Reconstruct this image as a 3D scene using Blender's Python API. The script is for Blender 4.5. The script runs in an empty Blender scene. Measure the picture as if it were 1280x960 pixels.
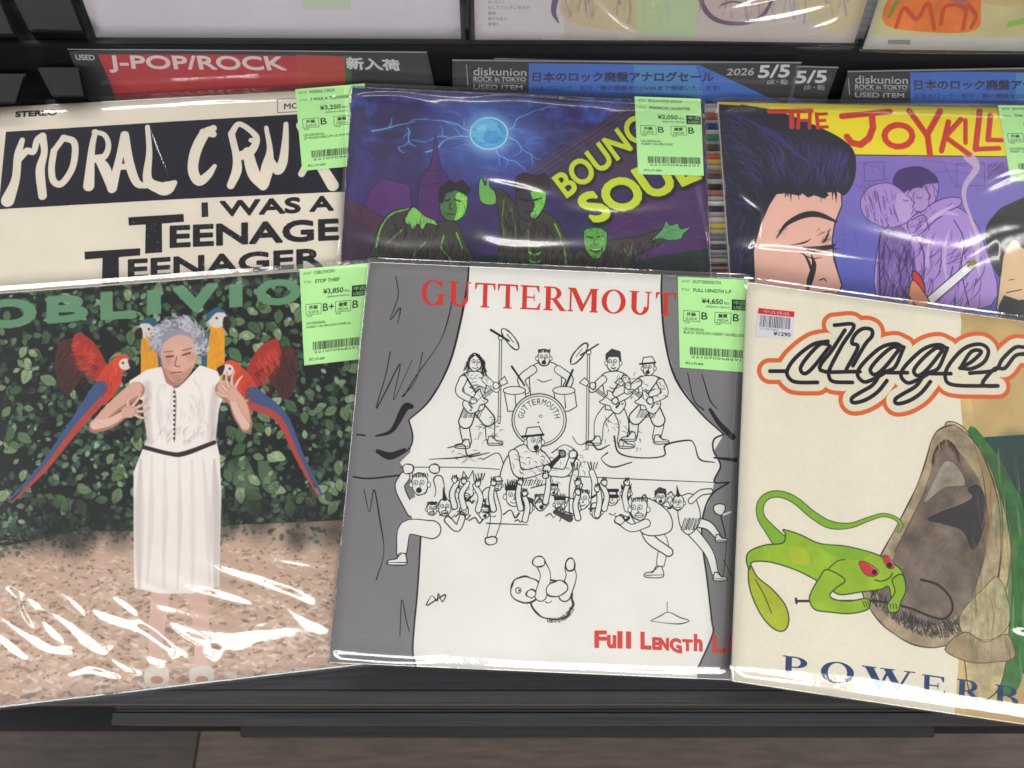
import bpy, bmesh, math, random
import numpy as np
from mathutils import Vector, Matrix

# ------------------------------------------------------------------ camera, world, lamps, exposure
SC = bpy.context.scene
COL = SC.collection
FOC = 962.0                       # focal length in pixels of a 1280 wide picture
PITCH = math.radians(65)
CAMZ = 1.55
cd = bpy.data.cameras.new('camera'); cam = bpy.data.objects.new('camera', cd); COL.objects.link(cam)
cd.sensor_width = 36; cd.lens = 36 * FOC / 1280
cd.clip_start = .02; cd.clip_end = 60
cam.location = (0, 0, CAMZ)
cam.rotation_euler = (math.radians(90) - PITCH, 0, 0)
cd.dof.use_dof = True; cd.dof.focus_distance = .61; cd.dof.aperture_fstop = 6.5
SC.camera = cam
SC.render.resolution_x = 1024; SC.render.resolution_y = 768
world = bpy.data.worlds.new('World'); SC.world = world; world.use_nodes = True
world.node_tree.nodes['Background'].inputs[0].default_value = (.86, .88, 1, 1)
world.node_tree.nodes['Background'].inputs[1].default_value = .10
SC.view_settings.view_transform = 'Standard'; SC.view_settings.look = 'None'
SC.view_settings.exposure = -0.05; SC.view_settings.gamma = 1
SC.cycles.max_bounces = 8; SC.cycles.transparent_max_bounces = 16
SC.cycles.use_denoising = True
try: SC.cycles.denoiser = 'OPENIMAGEDENOISE'
except Exception: pass

def tube(x, y, z, w, l, power, col=(1, .97, .93), rx=0, rz=0):
    ld = bpy.data.lights.new('ceiling_tube', 'AREA'); ld.shape = 'RECTANGLE'
    ld.size = w; ld.size_y = l; ld.energy = power; ld.color = col
    o = bpy.data.objects.new('ceiling_tube', ld); COL.objects.link(o)
    o.location = (x, y, z); o.rotation_euler = (rx, 0, rz)
# three rows of fluorescent battens on the shop ceiling
for x in (-2.1, -.7, .7, 2.1):
    tube(x, -1.93, 2.75, 1.3, .80, 25, rx=math.radians(32))
for x in (-1.5, 0, 1.5):
    tube(x, 1.42, 2.75, 1.25, .34, 13, rx=math.radians(-20))
for x in (-2.3, 2.3):
    tube(x, .1, 2.75, .3, 1.3, 13)

# ------------------------------------------------------------------ geometry of the picture
cP, sP = math.cos(PITCH), math.sin(PITCH)
RX = np.array([1., 0, 0]); UP = np.array([0, sP, cP]); FW = np.array([0, cP, -sP]); C0 = np.array([0, 0, CAMZ])
def c2w(v):
    v = np.asarray(v, float)
    return v[..., 0:1] * RX + v[..., 1:2] * UP - v[..., 2:3] * FW
def W(px, py, d):
    """world point seen at pixel px,py at depth d"""
    return C0 + c2w(np.array([(px - 640) / FOC * d, (480 - py) / FOC * d, -d]))
class Plane:
    """a plane that holds a flat thing: centre seen at x,y,depth, tilted t, yawed ps; axes rolled by r"""
    def __init__(s, x, y, d, t, ps, r):
        u = np.array([1, 0, 0.]); v = np.array([0, math.cos(t), -math.sin(t)]); n = np.cross(u, v)
        u2 = u * math.cos(ps) + n * math.sin(ps); n2 = np.cross(u2, v)
        U = u2 * math.cos(r) + v * math.sin(r); V = -u2 * math.sin(r) + v * math.cos(r)
        s.c = W(x, y, d); s.U = c2w(U); s.V = c2w(V); s.n = c2w(n2)
    def ab(s, pts):
        """photo pixels -> metric in-plane coordinates"""
        p = np.atleast_2d(np.asarray(pts, float))
        r = c2w(np.stack([(p[:, 0] - 640) / FOC, (480 - p[:, 1]) / FOC, -np.ones(len(p))], 1))
        t = ((s.c - C0) @ s.n) / (r @ s.n)
        q = C0 + r * t[:, None] - s.c
        return np.stack([q @ s.U, q @ s.V], 1)
    def pt(s, a, b, h=0.):
        a = np.asarray(a, float)[..., None]; b = np.asarray(b, float)[..., None]
        h = np.asarray(h, float)
        h = h[..., None] if h.ndim else h
        return s.c + a * s.U + b * s.V + h * s.n
    def shifted(s, h):
        q = object.__new__(Plane); q.c = s.c + s.n * h; q.U, q.V, q.n = s.U, s.V, s.n
        return q

# ------------------------------------------------------------------ object helpers
def link(name, me, parent=None, mat=None):
    o = bpy.data.objects.new(name, me); COL.objects.link(o)
    if parent is not None:
        o.parent = parent; o.matrix_parent_inverse = parent.matrix_world.inverted()
    if mat is not None: me.materials.append(mat)
    return o
def thing(name, label, cat, loc=(0, 0, 0), group=None):
    o = bpy.data.objects.new(name, None); COL.objects.link(o); o.location = Vector(loc)
    o.empty_display_size = .02
    o['label'] = label; o['category'] = cat
    if group: o['group'] = group
    bpy.context.view_layer.update()
    return o
def tag(o, label, cat, group=None):
    o['label'] = label; o['category'] = cat
    if group: o['group'] = group
    return o
def mesh_np(name, V, F, uv=None, smooth=True):
    """V (n,3), F (m,4) quads"""
    me = bpy.data.meshes.new(name)
    V = np.asarray(V, np.float32); F = np.asarray(F, np.int32)
    me.vertices.add(len(V)); me.vertices.foreach_set('co', V.ravel())
    me.loops.add(F.size); me.loops.foreach_set('vertex_index', F.ravel())
    me.polygons.add(len(F)); me.polygons.foreach_set('loop_start', np.arange(0, F.size, F.shape[1], dtype=np.int32))
    me.polygons.foreach_set('loop_total', np.full(len(F), F.shape[1], np.int32))
    if uv is not None:
        l = me.uv_layers.new(name='UVMap'); l.data.foreach_set('uv', np.asarray(uv, np.float32)[F.ravel()].ravel())
    me.update(calc_edges=True); me.validate()
    if smooth: me.polygons.foreach_set('use_smooth', np.ones(len(me.polygons), bool))
    return me
def hexa(name, P8, mat, parent=None, bevel=.0008):
    """box from 8 corners: 4 of the near face (ccw) then 4 of the far face"""
    bm = bmesh.new(); v = [bm.verts.new(Vector([float(t) for t in p])) for p in P8]
    for f in ((0, 1, 2, 3), (7, 6, 5, 4), (0, 4, 5, 1), (1, 5, 6, 2), (2, 6, 7, 3), (3, 7, 4, 0)):
        bm.faces.new([v[i] for i in f])
    bmesh.ops.recalc_face_normals(bm, faces=bm.faces)
    if bevel: bmesh.ops.bevel(bm, geom=list(bm.edges), offset=bevel, segments=2, affect='EDGES', clamp_overlap=True)
    me = bpy.data.meshes.new(name); bm.to_mesh(me); bm.free()
    return link(name, me, parent, mat)
def box(name, x0, x1, y0, y1, z0, z1, mat, parent=None, bevel=.0012):
    P = [(x0, y0, z1), (x1, y0, z1), (x1, y1, z1), (x0, y1, z1), (x0, y0, z0), (x1, y0, z0), (x1, y1, z0), (x0, y1, z0)]
    return hexa(name, P, mat, parent, bevel)

# ------------------------------------------------------------------ materials
def pbr(name, col, rough=.5, spec=.5, noise=0, nscale=40, bump=0, bscale=200, stretch=None, col2=None, metal=0, coat=0):
    m = bpy.data.materials.new(name); m.use_nodes = True; nt = m.node_tree; b = nt.nodes['Principled BSDF']
    b.inputs['Base Color'].default_value = (*col, 1); b.inputs['Roughness'].default_value = rough
    b.inputs['Specular IOR Level'].default_value = spec; b.inputs['Metallic'].default_value = metal
    b.inputs['Coat Weight'].default_value = coat
    if noise or bump:
        tc = nt.nodes.new('ShaderNodeTexCoord'); mp = nt.nodes.new('ShaderNodeMapping')
        nt.links.new(tc.outputs['Object'], mp.inputs[0])
        if stretch: mp.inputs['Scale'].default_value = stretch
    if noise:
        n = nt.nodes.new('ShaderNodeTexNoise'); n.inputs['Scale'].default_value = nscale; n.inputs['Detail'].default_value = 8
        n.inputs['Roughness'].default_value = .65
        r = nt.nodes.new('ShaderNodeValToRGB'); nt.links.new(mp.outputs[0], n.inputs[0]); nt.links.new(n.outputs[0], r.inputs[0])
        c2 = col2 or tuple(c * (1 - noise) for c in col)
        r.color_ramp.elements[0].position = .3; r.color_ramp.elements[1].position = .72
        r.color_ramp.elements[0].color = (*c2, 1); r.color_ramp.elements[1].color = (*col, 1)
        nt.links.new(r.outputs[0], b.inputs['Base Color'])
    if bump:
        n = nt.nodes.new('ShaderNodeTexNoise'); n.inputs['Scale'].default_value = bscale; n.inputs['Detail'].default_value = 5
        bp = nt.nodes.new('ShaderNodeBump'); bp.inputs['Strength'].default_value = bump; bp.inputs['Distance'].default_value = .001
        nt.links.new(mp.outputs[0], n.inputs[0]); nt.links.new(n.outputs[0], bp.inputs['Height']); nt.links.new(bp.outputs[0], b.inputs['Normal'])
    return m
def film_mat(name, rough=.05, refl=1.0, haze=.006, bump=.12, bscale=60, soft=.3, srough=.24):
    """clear polypropylene: see-through, with a sharp fresnel reflection and a faint milky haze"""
    m = bpy.data.materials.new(name); m.use_nodes = True; nt = m.node_tree; nt.nodes.clear()
    out = nt.nodes.new('ShaderNodeOutputMaterial'); tr = nt.nodes.new('ShaderNodeBsdfTransparent')
    tr.inputs[0].default_value = (.97, .97, .975, 1)
    gl = nt.nodes.new('ShaderNodeBsdfGlossy'); gl.inputs['Roughness'].default_value = rough
    gl.inputs['Color'].default_value = (1, 1, 1, 1)
    g2 = nt.nodes.new('ShaderNodeBsdfGlossy'); g2.inputs['Roughness'].default_value = srough; gm = nt.nodes.new('ShaderNodeMixShader'); gm.inputs[0].default_value = soft
    nt.links.new(gl.outputs[0], gm.inputs[1]); nt.links.new(g2.outputs[0], gm.inputs[2])
    df = nt.nodes.new('ShaderNodeBsdfDiffuse'); df.inputs[0].default_value = (.8, .8, .82, 1)
    # Schlick reflectance of a thin sheet, the same from both sides
    ge = nt.nodes.new('ShaderNodeNewGeometry'); dt = nt.nodes.new('ShaderNodeVectorMath'); dt.operation = 'DOT_PRODUCT'
    def mth(op, a, b=None):
        q = nt.nodes.new('ShaderNodeMath'); q.operation = op
        nt.links.new(a, q.inputs[0])
        if b is not None: q.inputs[1].default_value = b
        return q.outputs[0]
    mu = nt.nodes.new('ShaderNodeMath'); mu.operation = 'MULTIPLY'; mu.inputs[1].default_value = 3.4 * refl
    mx = nt.nodes.new('ShaderNodeMixShader'); mh = nt.nodes.new('ShaderNodeMixShader'); mh.inputs[0].default_value = haze
    tc = nt.nodes.new('ShaderNodeTexCoord'); n = nt.nodes.new('ShaderNodeTexNoise'); n.inputs['Scale'].default_value = bscale
    n.inputs['Detail'].default_value = 3
    bp = nt.nodes.new('ShaderNodeBump'); bp.inputs['Strength'].default_value = bump; bp.inputs['Distance'].default_value = .002
    L = nt.links.new
    L(tc.outputs['Object'], n.inputs[0]); L(n.outputs[0], bp.inputs['Height'])
    L(bp.outputs[0], gl.inputs['Normal']); L(bp.outputs[0], dt.inputs[0]); L(ge.outputs['Incoming'], dt.inputs[1])
    c = mth('ABSOLUTE', dt.outputs['Value']); sb = nt.nodes.new('ShaderNodeMath'); sb.operation = 'SUBTRACT'; sb.inputs[0].default_value = 1; L(c, sb.inputs[1])
    f = mth('ADD', mth('MULTIPLY', mth('POWER', sb.outputs[0], 5.), .96), .04)
    L(f, mu.inputs[0]); mu.use_clamp = True; L(mu.outputs[0], mx.inputs[0])
    L(tr.outputs[0], mh.inputs[1]); L(df.outputs[0], mh.inputs[2])
    L(mh.outputs[0], mx.inputs[1]); L(gm.outputs[0], mx.inputs[2]); L(mx.outputs[0], out.inputs[0])
    return m
def print_mat(name, img, rough=.4, spec=.2, bump=.15):
    m = bpy.data.materials.new(name); m.use_nodes = True; nt = m.node_tree; b = nt.nodes['Principled BSDF']
    t = nt.nodes.new('ShaderNodeTexImage'); t.image = img; t.extension = 'EXTEND'
    nt.links.new(t.outputs[0], b.inputs['Base Color'])
    b.inputs['Roughness'].default_value = rough; b.inputs['Specular IOR Level'].default_value = spec
    tc = nt.nodes.new('ShaderNodeTexCoord'); n = nt.nodes.new('ShaderNodeTexNoise'); n.inputs['Scale'].default_value = 900
    bp = nt.nodes.new('ShaderNodeBump'); bp.inputs['Strength'].default_value = bump; bp.inputs['Distance'].default_value = .0003
    nt.links.new(tc.outputs['Object'], n.inputs[0]); nt.links.new(n.outputs[0], bp.inputs['Height']); nt.links.new(bp.outputs[0], b.inputs['Normal'])
    return m

# ------------------------------------------------------------------ a small painter for the printed matter
rng = np.random.default_rng(7); random.seed(7)
def noise2(h, w, cell, seed=0):
    g = np.random.default_rng(seed).random((int(h / cell) + 3, int(w / cell) + 3))
    y = np.arange(h) / cell; x = np.arange(w) / cell; yi = y.astype(int); xi = x.astype(int)
    fy = (y - yi)[:, None]; fx = (x - xi)[None]; fy = fy * fy * (3 - 2 * fy); fx = fx * fx * (3 - 2 * fx)
    a = g[np.ix_(yi, xi)]; b = g[np.ix_(yi, xi + 1)]; c = g[np.ix_(yi + 1, xi)]; d = g[np.ix_(yi + 1, xi + 1)]
    return (a * (1 - fx) + b * fx) * (1 - fy) + (c * (1 - fx) + d * fx) * fy
def fbm(h, w, cell, seed=0, oct=4):
    s = np.zeros((h, w)); a = 1; t = 0
    for k in range(oct):
        s += a * noise2(h, w, max(cell / 2 ** k, 1.01), seed + k); t += a; a *= .6
    return s / t
def smooth_pts(p, closed=False, n=5):
    p = np.asarray(p, float)
    if len(p) < 3: return p
    if closed: q = np.vstack([p[-1:], p, p[:2]])
    else: q = np.vstack([2 * p[0] - p[1], p, 2 * p[-1] - p[-2]])
    out = []
    t = np.linspace(0, 1, n, endpoint=False)[:, None]
    for i in range(1, len(q) - 2):
        a, b, c, d = q[i - 1], q[i], q[i + 1], q[i + 2]
        out.append(.5 * (2 * b + (c - a) * t + (2 * a - 5 * b + 4 * c - d) * t ** 2 + (-a + 3 * b - 3 * c + d) * t ** 3))
    out = np.vstack(out)
    return out if closed else np.vstack([out, q[-2]])
_glyphs = {}
def glyph_edges(s):
    """outline edges (n,4) of a string set in Blender's own font, scaled to its bounding box 0..1"""
    if s in _glyphs: return _glyphs[s]
    cu = bpy.data.curves.new('lettering', 'FONT'); cu.body = s; cu.fill_mode = 'NONE'; cu.resolution_u = 4
    o = bpy.data.objects.new('lettering', cu); COL.objects.link(o)
    dg = bpy.context.evaluated_depsgraph_get(); ev = o.evaluated_get(dg); me = ev.to_mesh()
    n = len(me.vertices); co = np.zeros(n * 3); me.vertices.foreach_get('co', co); co = co.reshape(-1, 3)[:, :2]
    ed = np.zeros(len(me.edges) * 2, int); me.edges.foreach_get('vertices', ed); ed = ed.reshape(-1, 2)
    ev.to_mesh_clear(); bpy.data.objects.remove(o); bpy.data.curves.remove(cu)
    lo = ed.min(1); hi = ed.max(1); adj = hi - lo == 1
    # a two-point step is along the outline, a jump closes it
    a = np.where(adj, lo, hi); b = np.where(adj, hi, lo)
    mn = co.min(0); sz = np.maximum(co.max(0) - mn, 1e-6); c = (co - mn) / sz
    E = np.hstack([c[a], c[b]]); _glyphs[s] = (E, sz)
    return _glyphs[s]
class Canvas:
    def __init__(s, plane, corners, scale, bg, pad=.0):
        """plane, corner pixels of the printed area, texture pixels per photo pixel"""
        s.pl = plane; q = plane.ab(corners); s.mn = q.min(0) - pad; s.mx = q.max(0) + pad
        s.k = scale * FOC / .63
        s.w, s.h = (int(t) for t in np.ceil((s.mx - s.mn) * s.k))
        s.a = np.empty((s.h, s.w, 3)); s.a[:] = np.array(bg) / 255.
        s.Z = (1, 0, 0); s.f = scale
    def zoom(s, sc, ox, oy): s.Z = (sc, ox, oy)
    def xy(s, p):
        p = np.atleast_2d(np.asarray(p, float)); p = p / s.Z[0] + np.array(s.Z[1:])
        q = (s.pl.ab(p) - s.mn) * s.k
        q[:, 1] = s.h - q[:, 1]
        return q
    def lw(s, w): return w / s.Z[0] * s.f
    def cover(s, E):
        """E directed edges in canvas px -> (y0,x0,coverage)"""
        SS = 3
        x0 = int(max(math.floor(min(E[:, 0].min(), E[:, 2].min())), 0)); x1 = int(min(math.ceil(max(E[:, 0].max(), E[:, 2].max())) + 1, s.w))
        y0 = int(max(math.floor(min(E[:, 1].min(), E[:, 3].min())), 0)); y1 = int(min(math.ceil(max(E[:, 1].max(), E[:, 3].max())) + 1, s.h))
        if x1 <= x0 or y1 <= y0: return None
        ys = y0 + (np.arange((y1 - y0) * SS) + .5) / SS
        buf = np.zeros(((y1 - y0), x1 - x0 + 2))
        ya, yb = E[:, 1], E[:, 3]
        lo = np.minimum(ya, yb); hi = np.maximum(ya, yb)
        i0 = np.clip(np.ceil((lo - y0) * SS - .5), 0, len(ys)).astype(int); i1 = np.clip(np.ceil((hi - y0) * SS - .5), 0, len(ys)).astype(int)
        cnt = np.maximum(i1 - i0, 0); tot = cnt.sum()
        if tot == 0: return None
        ei = np.repeat(np.arange(len(E)), cnt); st = np.cumsum(cnt) - cnt
        row = i0[ei] + (np.arange(tot) - st[ei])
        t = (ys[row] - ya[ei]) / (yb[ei] - ya[ei])
        xc = np.clip(E[ei, 0] + (E[ei, 2] - E[ei, 0]) * t - x0, 0, x1 - x0)
        sg = np.where(yb[ei] > ya[ei], 1., -1.) / SS
        xi = xc.astype(int); fr = xc - xi; r = row // SS
        np.add.at(buf, (r, xi), sg * (1 - fr)); np.add.at(buf, (r, xi + 1), sg * fr)
        c = np.clip(np.abs(np.cumsum(buf, 1)[:, :x1 - x0]), 0, 1)
        return y0, x0, c
    def put(s, cv, col, al=1., tex=None):
        if cv is None: return
        y0, x0, c = cv; h, w = c.shape; c = (c * al)[..., None]
        reg = s.a[y0:y0 + h, x0:x0 + w]
        col = np.array(col, float) / 255.
        if tex is not None: col = col * tex[y0:y0 + h, x0:x0 + w, None]
        reg[:] = reg * (1 - c) + col * c
    def loops(s, L, col, al=1., tex=None):
        E = []
        for p in L:
            E.append(np.hstack([p, np.roll(p, -1, 0)]))
        s.put(s.cover(np.vstack(E)), col, al, tex)
    def poly(s, p, col, al=1., sm=False, tex=None, ol=None, ow=2):
        q = np.asarray(p, float)
        if sm: q = smooth_pts(q, True)
        s.loops([s.xy(q)], col, al, tex)
        if ol is not None: s.line(np.vstack([q, q[:1]]), ow, ol, sm=False)
    def ell(s, x, y, rx, ry, col, al=1., rot=0, ol=None, ow=2, tex=None):
        t = np.linspace(0, 2 * math.pi, 28, endpoint=False); c, d = math.cos(math.radians(rot)), math.sin(math.radians(rot))
        p = np.stack([x + rx * np.cos(t) * c - ry * np.sin(t) * d, y + rx * np.cos(t) * d + ry * np.sin(t) * c], 1)
        s.poly(p, col, al, ol=ol, ow=ow, tex=tex) if col is not None else s.line(np.vstack([p, p[:1]]), ow, ol, sm=False)
    def line(s, p, w, col, al=1., sm=True, soft=.7, closed=False):
        """stroke; w is one width or one per point"""
        p = np.asarray(p, float)
        wv = np.full(len(p), float(w)) if np.ndim(w) == 0 else np.asarray(w, float)
        q = np.hstack([p, wv[:, None]])
        if closed: q = np.vstack([q, q[:1]])
        if sm and len(q) > 2: q = smooth_pts(q)
        c = s.xy(q[:, :2]); r = np.maximum(s.lw(q[:, 2]) / 2, .28)
        m = r.max() + soft + 1
        x0, y0 = np.floor(c.min(0) - m).astype(int); x1, y1 = np.ceil(c.max(0) + m).astype(int)
        x0, y0 = max(x0, 0), max(y0, 0); x1, y1 = min(x1, s.w), min(y1, s.h)
        if x1 <= x0 or y1 <= y0: return
        buf = np.zeros((y1 - y0, x1 - x0))
        for i in range(len(c) - 1):
            (ax, ay), (bx, by) = c[i], c[i + 1]; mm = max(r[i], r[i + 1]) + soft + 1
            u0 = max(int(min(ax, bx) - mm), x0); u1 = min(int(max(ax, bx) + mm) + 2, x1)
            v0 = max(int(min(ay, by) - mm), y0); v1 = min(int(max(ay, by) + mm) + 2, y1)
            if u1 <= u0 or v1 <= v0: continue
            X = np.arange(u0, u1)[None] + .5 - ax; Y = np.arange(v0, v1)[:, None] + .5 - ay
            dx, dy = bx - ax, by - ay; L = dx * dx + dy * dy + 1e-9
            t = np.clip((X * dx + Y * dy) / L, 0, 1)
            d = np.hypot(X - t * dx, Y - t * dy)
            cv = np.clip((r[i] + (r[i + 1] - r[i]) * t - d) / soft / 2 + .5, 0, 1)
            b = buf[v0 - y0:v1 - y0, u0 - x0:u1 - x0]; np.maximum(b, cv, out=b)
        s.put((y0, x0, buf), col, al)
    def glow(s, x, y, r, col, al=1., p=2.):
        c = s.xy([(x, y)])[0]; R = s.lw(r); x0, y0 = max(int(c[0] - R), 0), max(int(c[1] - R), 0)
        x1, y1 = min(int(c[0] + R), s.w), min(int(c[1] + R), s.h)
        if x1 <= x0 or y1 <= y0: return
        X, Y = np.meshgrid(np.arange(x0, x1) - c[0], np.arange(y0, y1) - c[1])
        s.put((y0, x0, np.clip(1 - np.hypot(X, Y) / R, 0, 1) ** p), col, al)
    def text(s, t, quad, col, al=1., bold=0, tex=None):
        """string into a quad TL,TR,BR,BL (its bounding box)"""
        E, sz = glyph_edges(t); q = np.asarray(quad, float)
        def mp(u, v):
            u = u[:, None]; v = v[:, None]
            return (q[3] * (1 - u) + q[2] * u) * (1 - v) + (q[0] * (1 - u) + q[1] * u) * v
        A = s.xy(mp(E[:, 0], E[:, 1])); B = s.xy(mp(E[:, 2], E[:, 3]))
        s.put(s.cover(np.hstack([A, B])), col, al, tex)
        if bold:
            a = mp(E[:, 0], E[:, 1]); b = mp(E[:, 2], E[:, 3])
            for i in range(len(a)): s.line([a[i], b[i]], bold, col, al, sm=False)
    def words(s, t, x, y, h, ang, col, al=1., wf=1., bold=0):
        """a line of small type: left end, cap height, slope in degrees"""
        E, sz = glyph_edges(t); w = sz[0] / .72 * h * wf; hh = h * sz[1] / .72
        c, d = math.cos(math.radians(ang)), math.sin(math.radians(ang))
        T = (x, y); R = (x + w * c, y + w * d)
        s.text(t, [T, R, (R[0] - hh * d, R[1] + hh * c), (T[0] - hh * d, T[1] + hh * c)], col, al, bold)
        return w
    def soften(s, n=1):
        for _ in range(n):
            s.a[1:-1] = (s.a[:-2] + 2 * s.a[1:-1] + s.a[2:]) / 4; s.a[:, 1:-1] = (s.a[:, :-2] + 2 * s.a[:, 1:-1] + s.a[:, 2:]) / 4
    def hatch(s, pts, n, L, w, col, al, ang, spread, r, dens=None):
        """short strokes scattered inside a polygon"""
        p = np.asarray(pts, float); a, b = p.min(0), p.max(0); k = 0; t = 0
        while k < n and t < n * 8:
            t += 1; x, y = r.uniform(a[0], b[0]), r.uniform(a[1], b[1]); ins = False; j = len(p) - 1
            for i in range(len(p)):
                if (p[i][1] > y) != (p[j][1] > y) and x < (p[j][0] - p[i][0]) * (y - p[i][1]) / (p[j][1] - p[i][1]) + p[i][0]: ins = not ins
                j = i
            if not ins: continue
            k += 1; g = ang + r.uniform(-spread, spread); l = r.uniform(.5, 1) * L
            s.line([(x, y), (x + l * .5 * math.cos(g), y + l * .5 * math.sin(g)), (x + l * math.cos(g + .3), y + l * math.sin(g + .3))], [w * .4, w, w * .2], col, al * r.uniform(.5, 1))
    def image(s, name, grain=.012, seed=3):
        a = s.a + (np.random.default_rng(seed).random((s.h, s.w, 1)) - .5) * grain * 2
        a = a * (1 + (fbm(s.h, s.w, 160, seed) - .5)[..., None] * .05)
        im = bpy.data.images.new(name, s.w, s.h)
        px = np.ones((s.h, s.w, 4), np.float32); px[..., :3] = np.clip(a[::-1], 0, 1)
        im.pixels.foreach_set(px.ravel()); im.update(); im.pack()
        return im
    def uv(s, a, b): return np.stack([(a - s.mn[0]) / (s.mx[0] - s.mn[0]), (b - s.mn[1]) / (s.mx[1] - s.mn[1])], -1)

# serif capitals drawn for the printed titles: unit box, y up
def _ring(cx, cy, rx, ry, wx, wy, a0=0, a1=360):
    t = np.radians(np.linspace(a0, a1, 30, endpoint=a1 - a0 < 360))
    o = np.stack([cx + rx * np.cos(t), cy + ry * np.sin(t)], 1); i = np.stack([cx + (rx - wx) * np.cos(t), cy + (ry - wy) * np.sin(t)], 1)
    return [o, i[::-1]] if a1 - a0 >= 360 else [np.vstack([o, i[::-1]])]
def _r(x0, y0, x1, y1): return [np.array([(x0, y0), (x1, y0), (x1, y1), (x0, y1)], float)]
def _p(*a): return [np.array(a, float)]
SW, SH = .21, .055
def _stem(x, w=SW, y0=0, y1=1, e=.09, foot=True, top=True):
    L = _r(x, y0, x + w, y1)
    if foot: L += _r(x - e, y0, x + w + e, y0 + SH)
    if top: L += _r(x - e, y1 - SH, x + w + e, y1)
    return L
SERIF = {
 'T': _stem(.4, e=.1, top=False) + _r(.02, .93, .98, 1) + _p((.02, 1), (.02, .72), (.06, .72), (.14, .93)) + _p((.98, 1), (.98, .72), (.94, .72), (.86, .93)),
 'E': _stem(.12) + _r(.2, .93, .9, 1) + _r(.2, 0, .93, .07) + _r(.3, .48, .68, .54) + _p((.9, 1), (.9, .73), (.86, .73), (.76, .93)) + _p((.93, 0), (.97, .3), (.93, .3), (.8, .07)) + _r(.65, .37, .69, .65),
 'G': _ring(.5, .5, .47, .52, .2, .06, 48, 318) + _r(.72, .02, .9, .44) + _r(.6, .4, .99, .46) + _p((.86, 1), (.86, .68), (.82, .68), (.7, .9), (.76, .95)),
 'U': _stem(.13, y0=.3, foot=False) + _stem(.76, w=.07, y0=.3, foot=False) + _ring(.48, .34, .35, .36, .2, .08, 180, 360),
 'R': _stem(.12) + _ring(.42, .73, .36, .27, .2, .06, -90, 90) + _r(.2, .94, .45, 1) + _r(.2, .46, .45, .52) + _p((.38, .48), (.6, .48), (.94, .05), (1.02, .05), (1.02, 0), (.74, 0)),
 'M': _stem(.05, w=.06, e=.06) + _stem(.76, w=.17, e=.05) + _p((.04, 1), (.24, 1), (.5, .32), (.74, 1), (.82, 1), (.48, .02), (.42, .02), (.1, .9)),
 'O': _ring(.5, .5, .48, .52, .2, .06),
 'H': _stem(.12) + _stem(.68) + _r(.3, .47, .7, .53),
 'P': _stem(.14) + _ring(.46, .72, .4, .28, .22, .06, -90, 90) + _r(.2, .94, .5, 1) + _r(.2, .44, .5, .5),
 'W': _p((.03, 1), (.2, 1), (.37, .3), (.35, .0), (.29, 0)) + _p((.4, 1), (.55, 1), (.74, .3), (.72, 0), (.66, 0)) + _p((.29, 0), (.37, .1), (.53, .95), (.48, .98)) + _p((.66, 0), (.74, .1), (.93, 1), (.88, 1)) + _r(-.02, .95, .26, 1) + _r(.34, .95, .62, 1) + _r(.8, .95, 1.02, 1),
 'B': _stem(.12) + _ring(.46, .745, .34, .255, .2, .06, -90, 90) + _ring(.48, .26, .4, .26, .22, .06, -90, 90) + _r(.2, .94, .48, 1) + _r(.2, .49, .48, .54) + _r(.2, 0, .5, .06),
}
def serif(cv, ch, quad, col):
    """each stroke of the letter is laid down on its own so overlaps stay solid"""
    q = np.asarray(quad, float)
    L = SERIF[ch]
    def mp(p):
        u, v = p[:, :1], p[:, 1:]
        return cv.xy((q[3] * (1 - u) + q[2] * u) * (1 - v) + (q[0] * (1 - u) + q[1] * u) * v)
    if ch == 'O': cv.loops([mp(p) for p in L], col)
    else:
        for p in L: cv.loops([mp(p)], col)

# ------------------------------------------------------------------ printed fronts
INK = (28, 26, 30)
def cv_for(pl, px, bg, scale=2.3, pad=0.): return Canvas(pl, px, scale, bg, pad)

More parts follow.
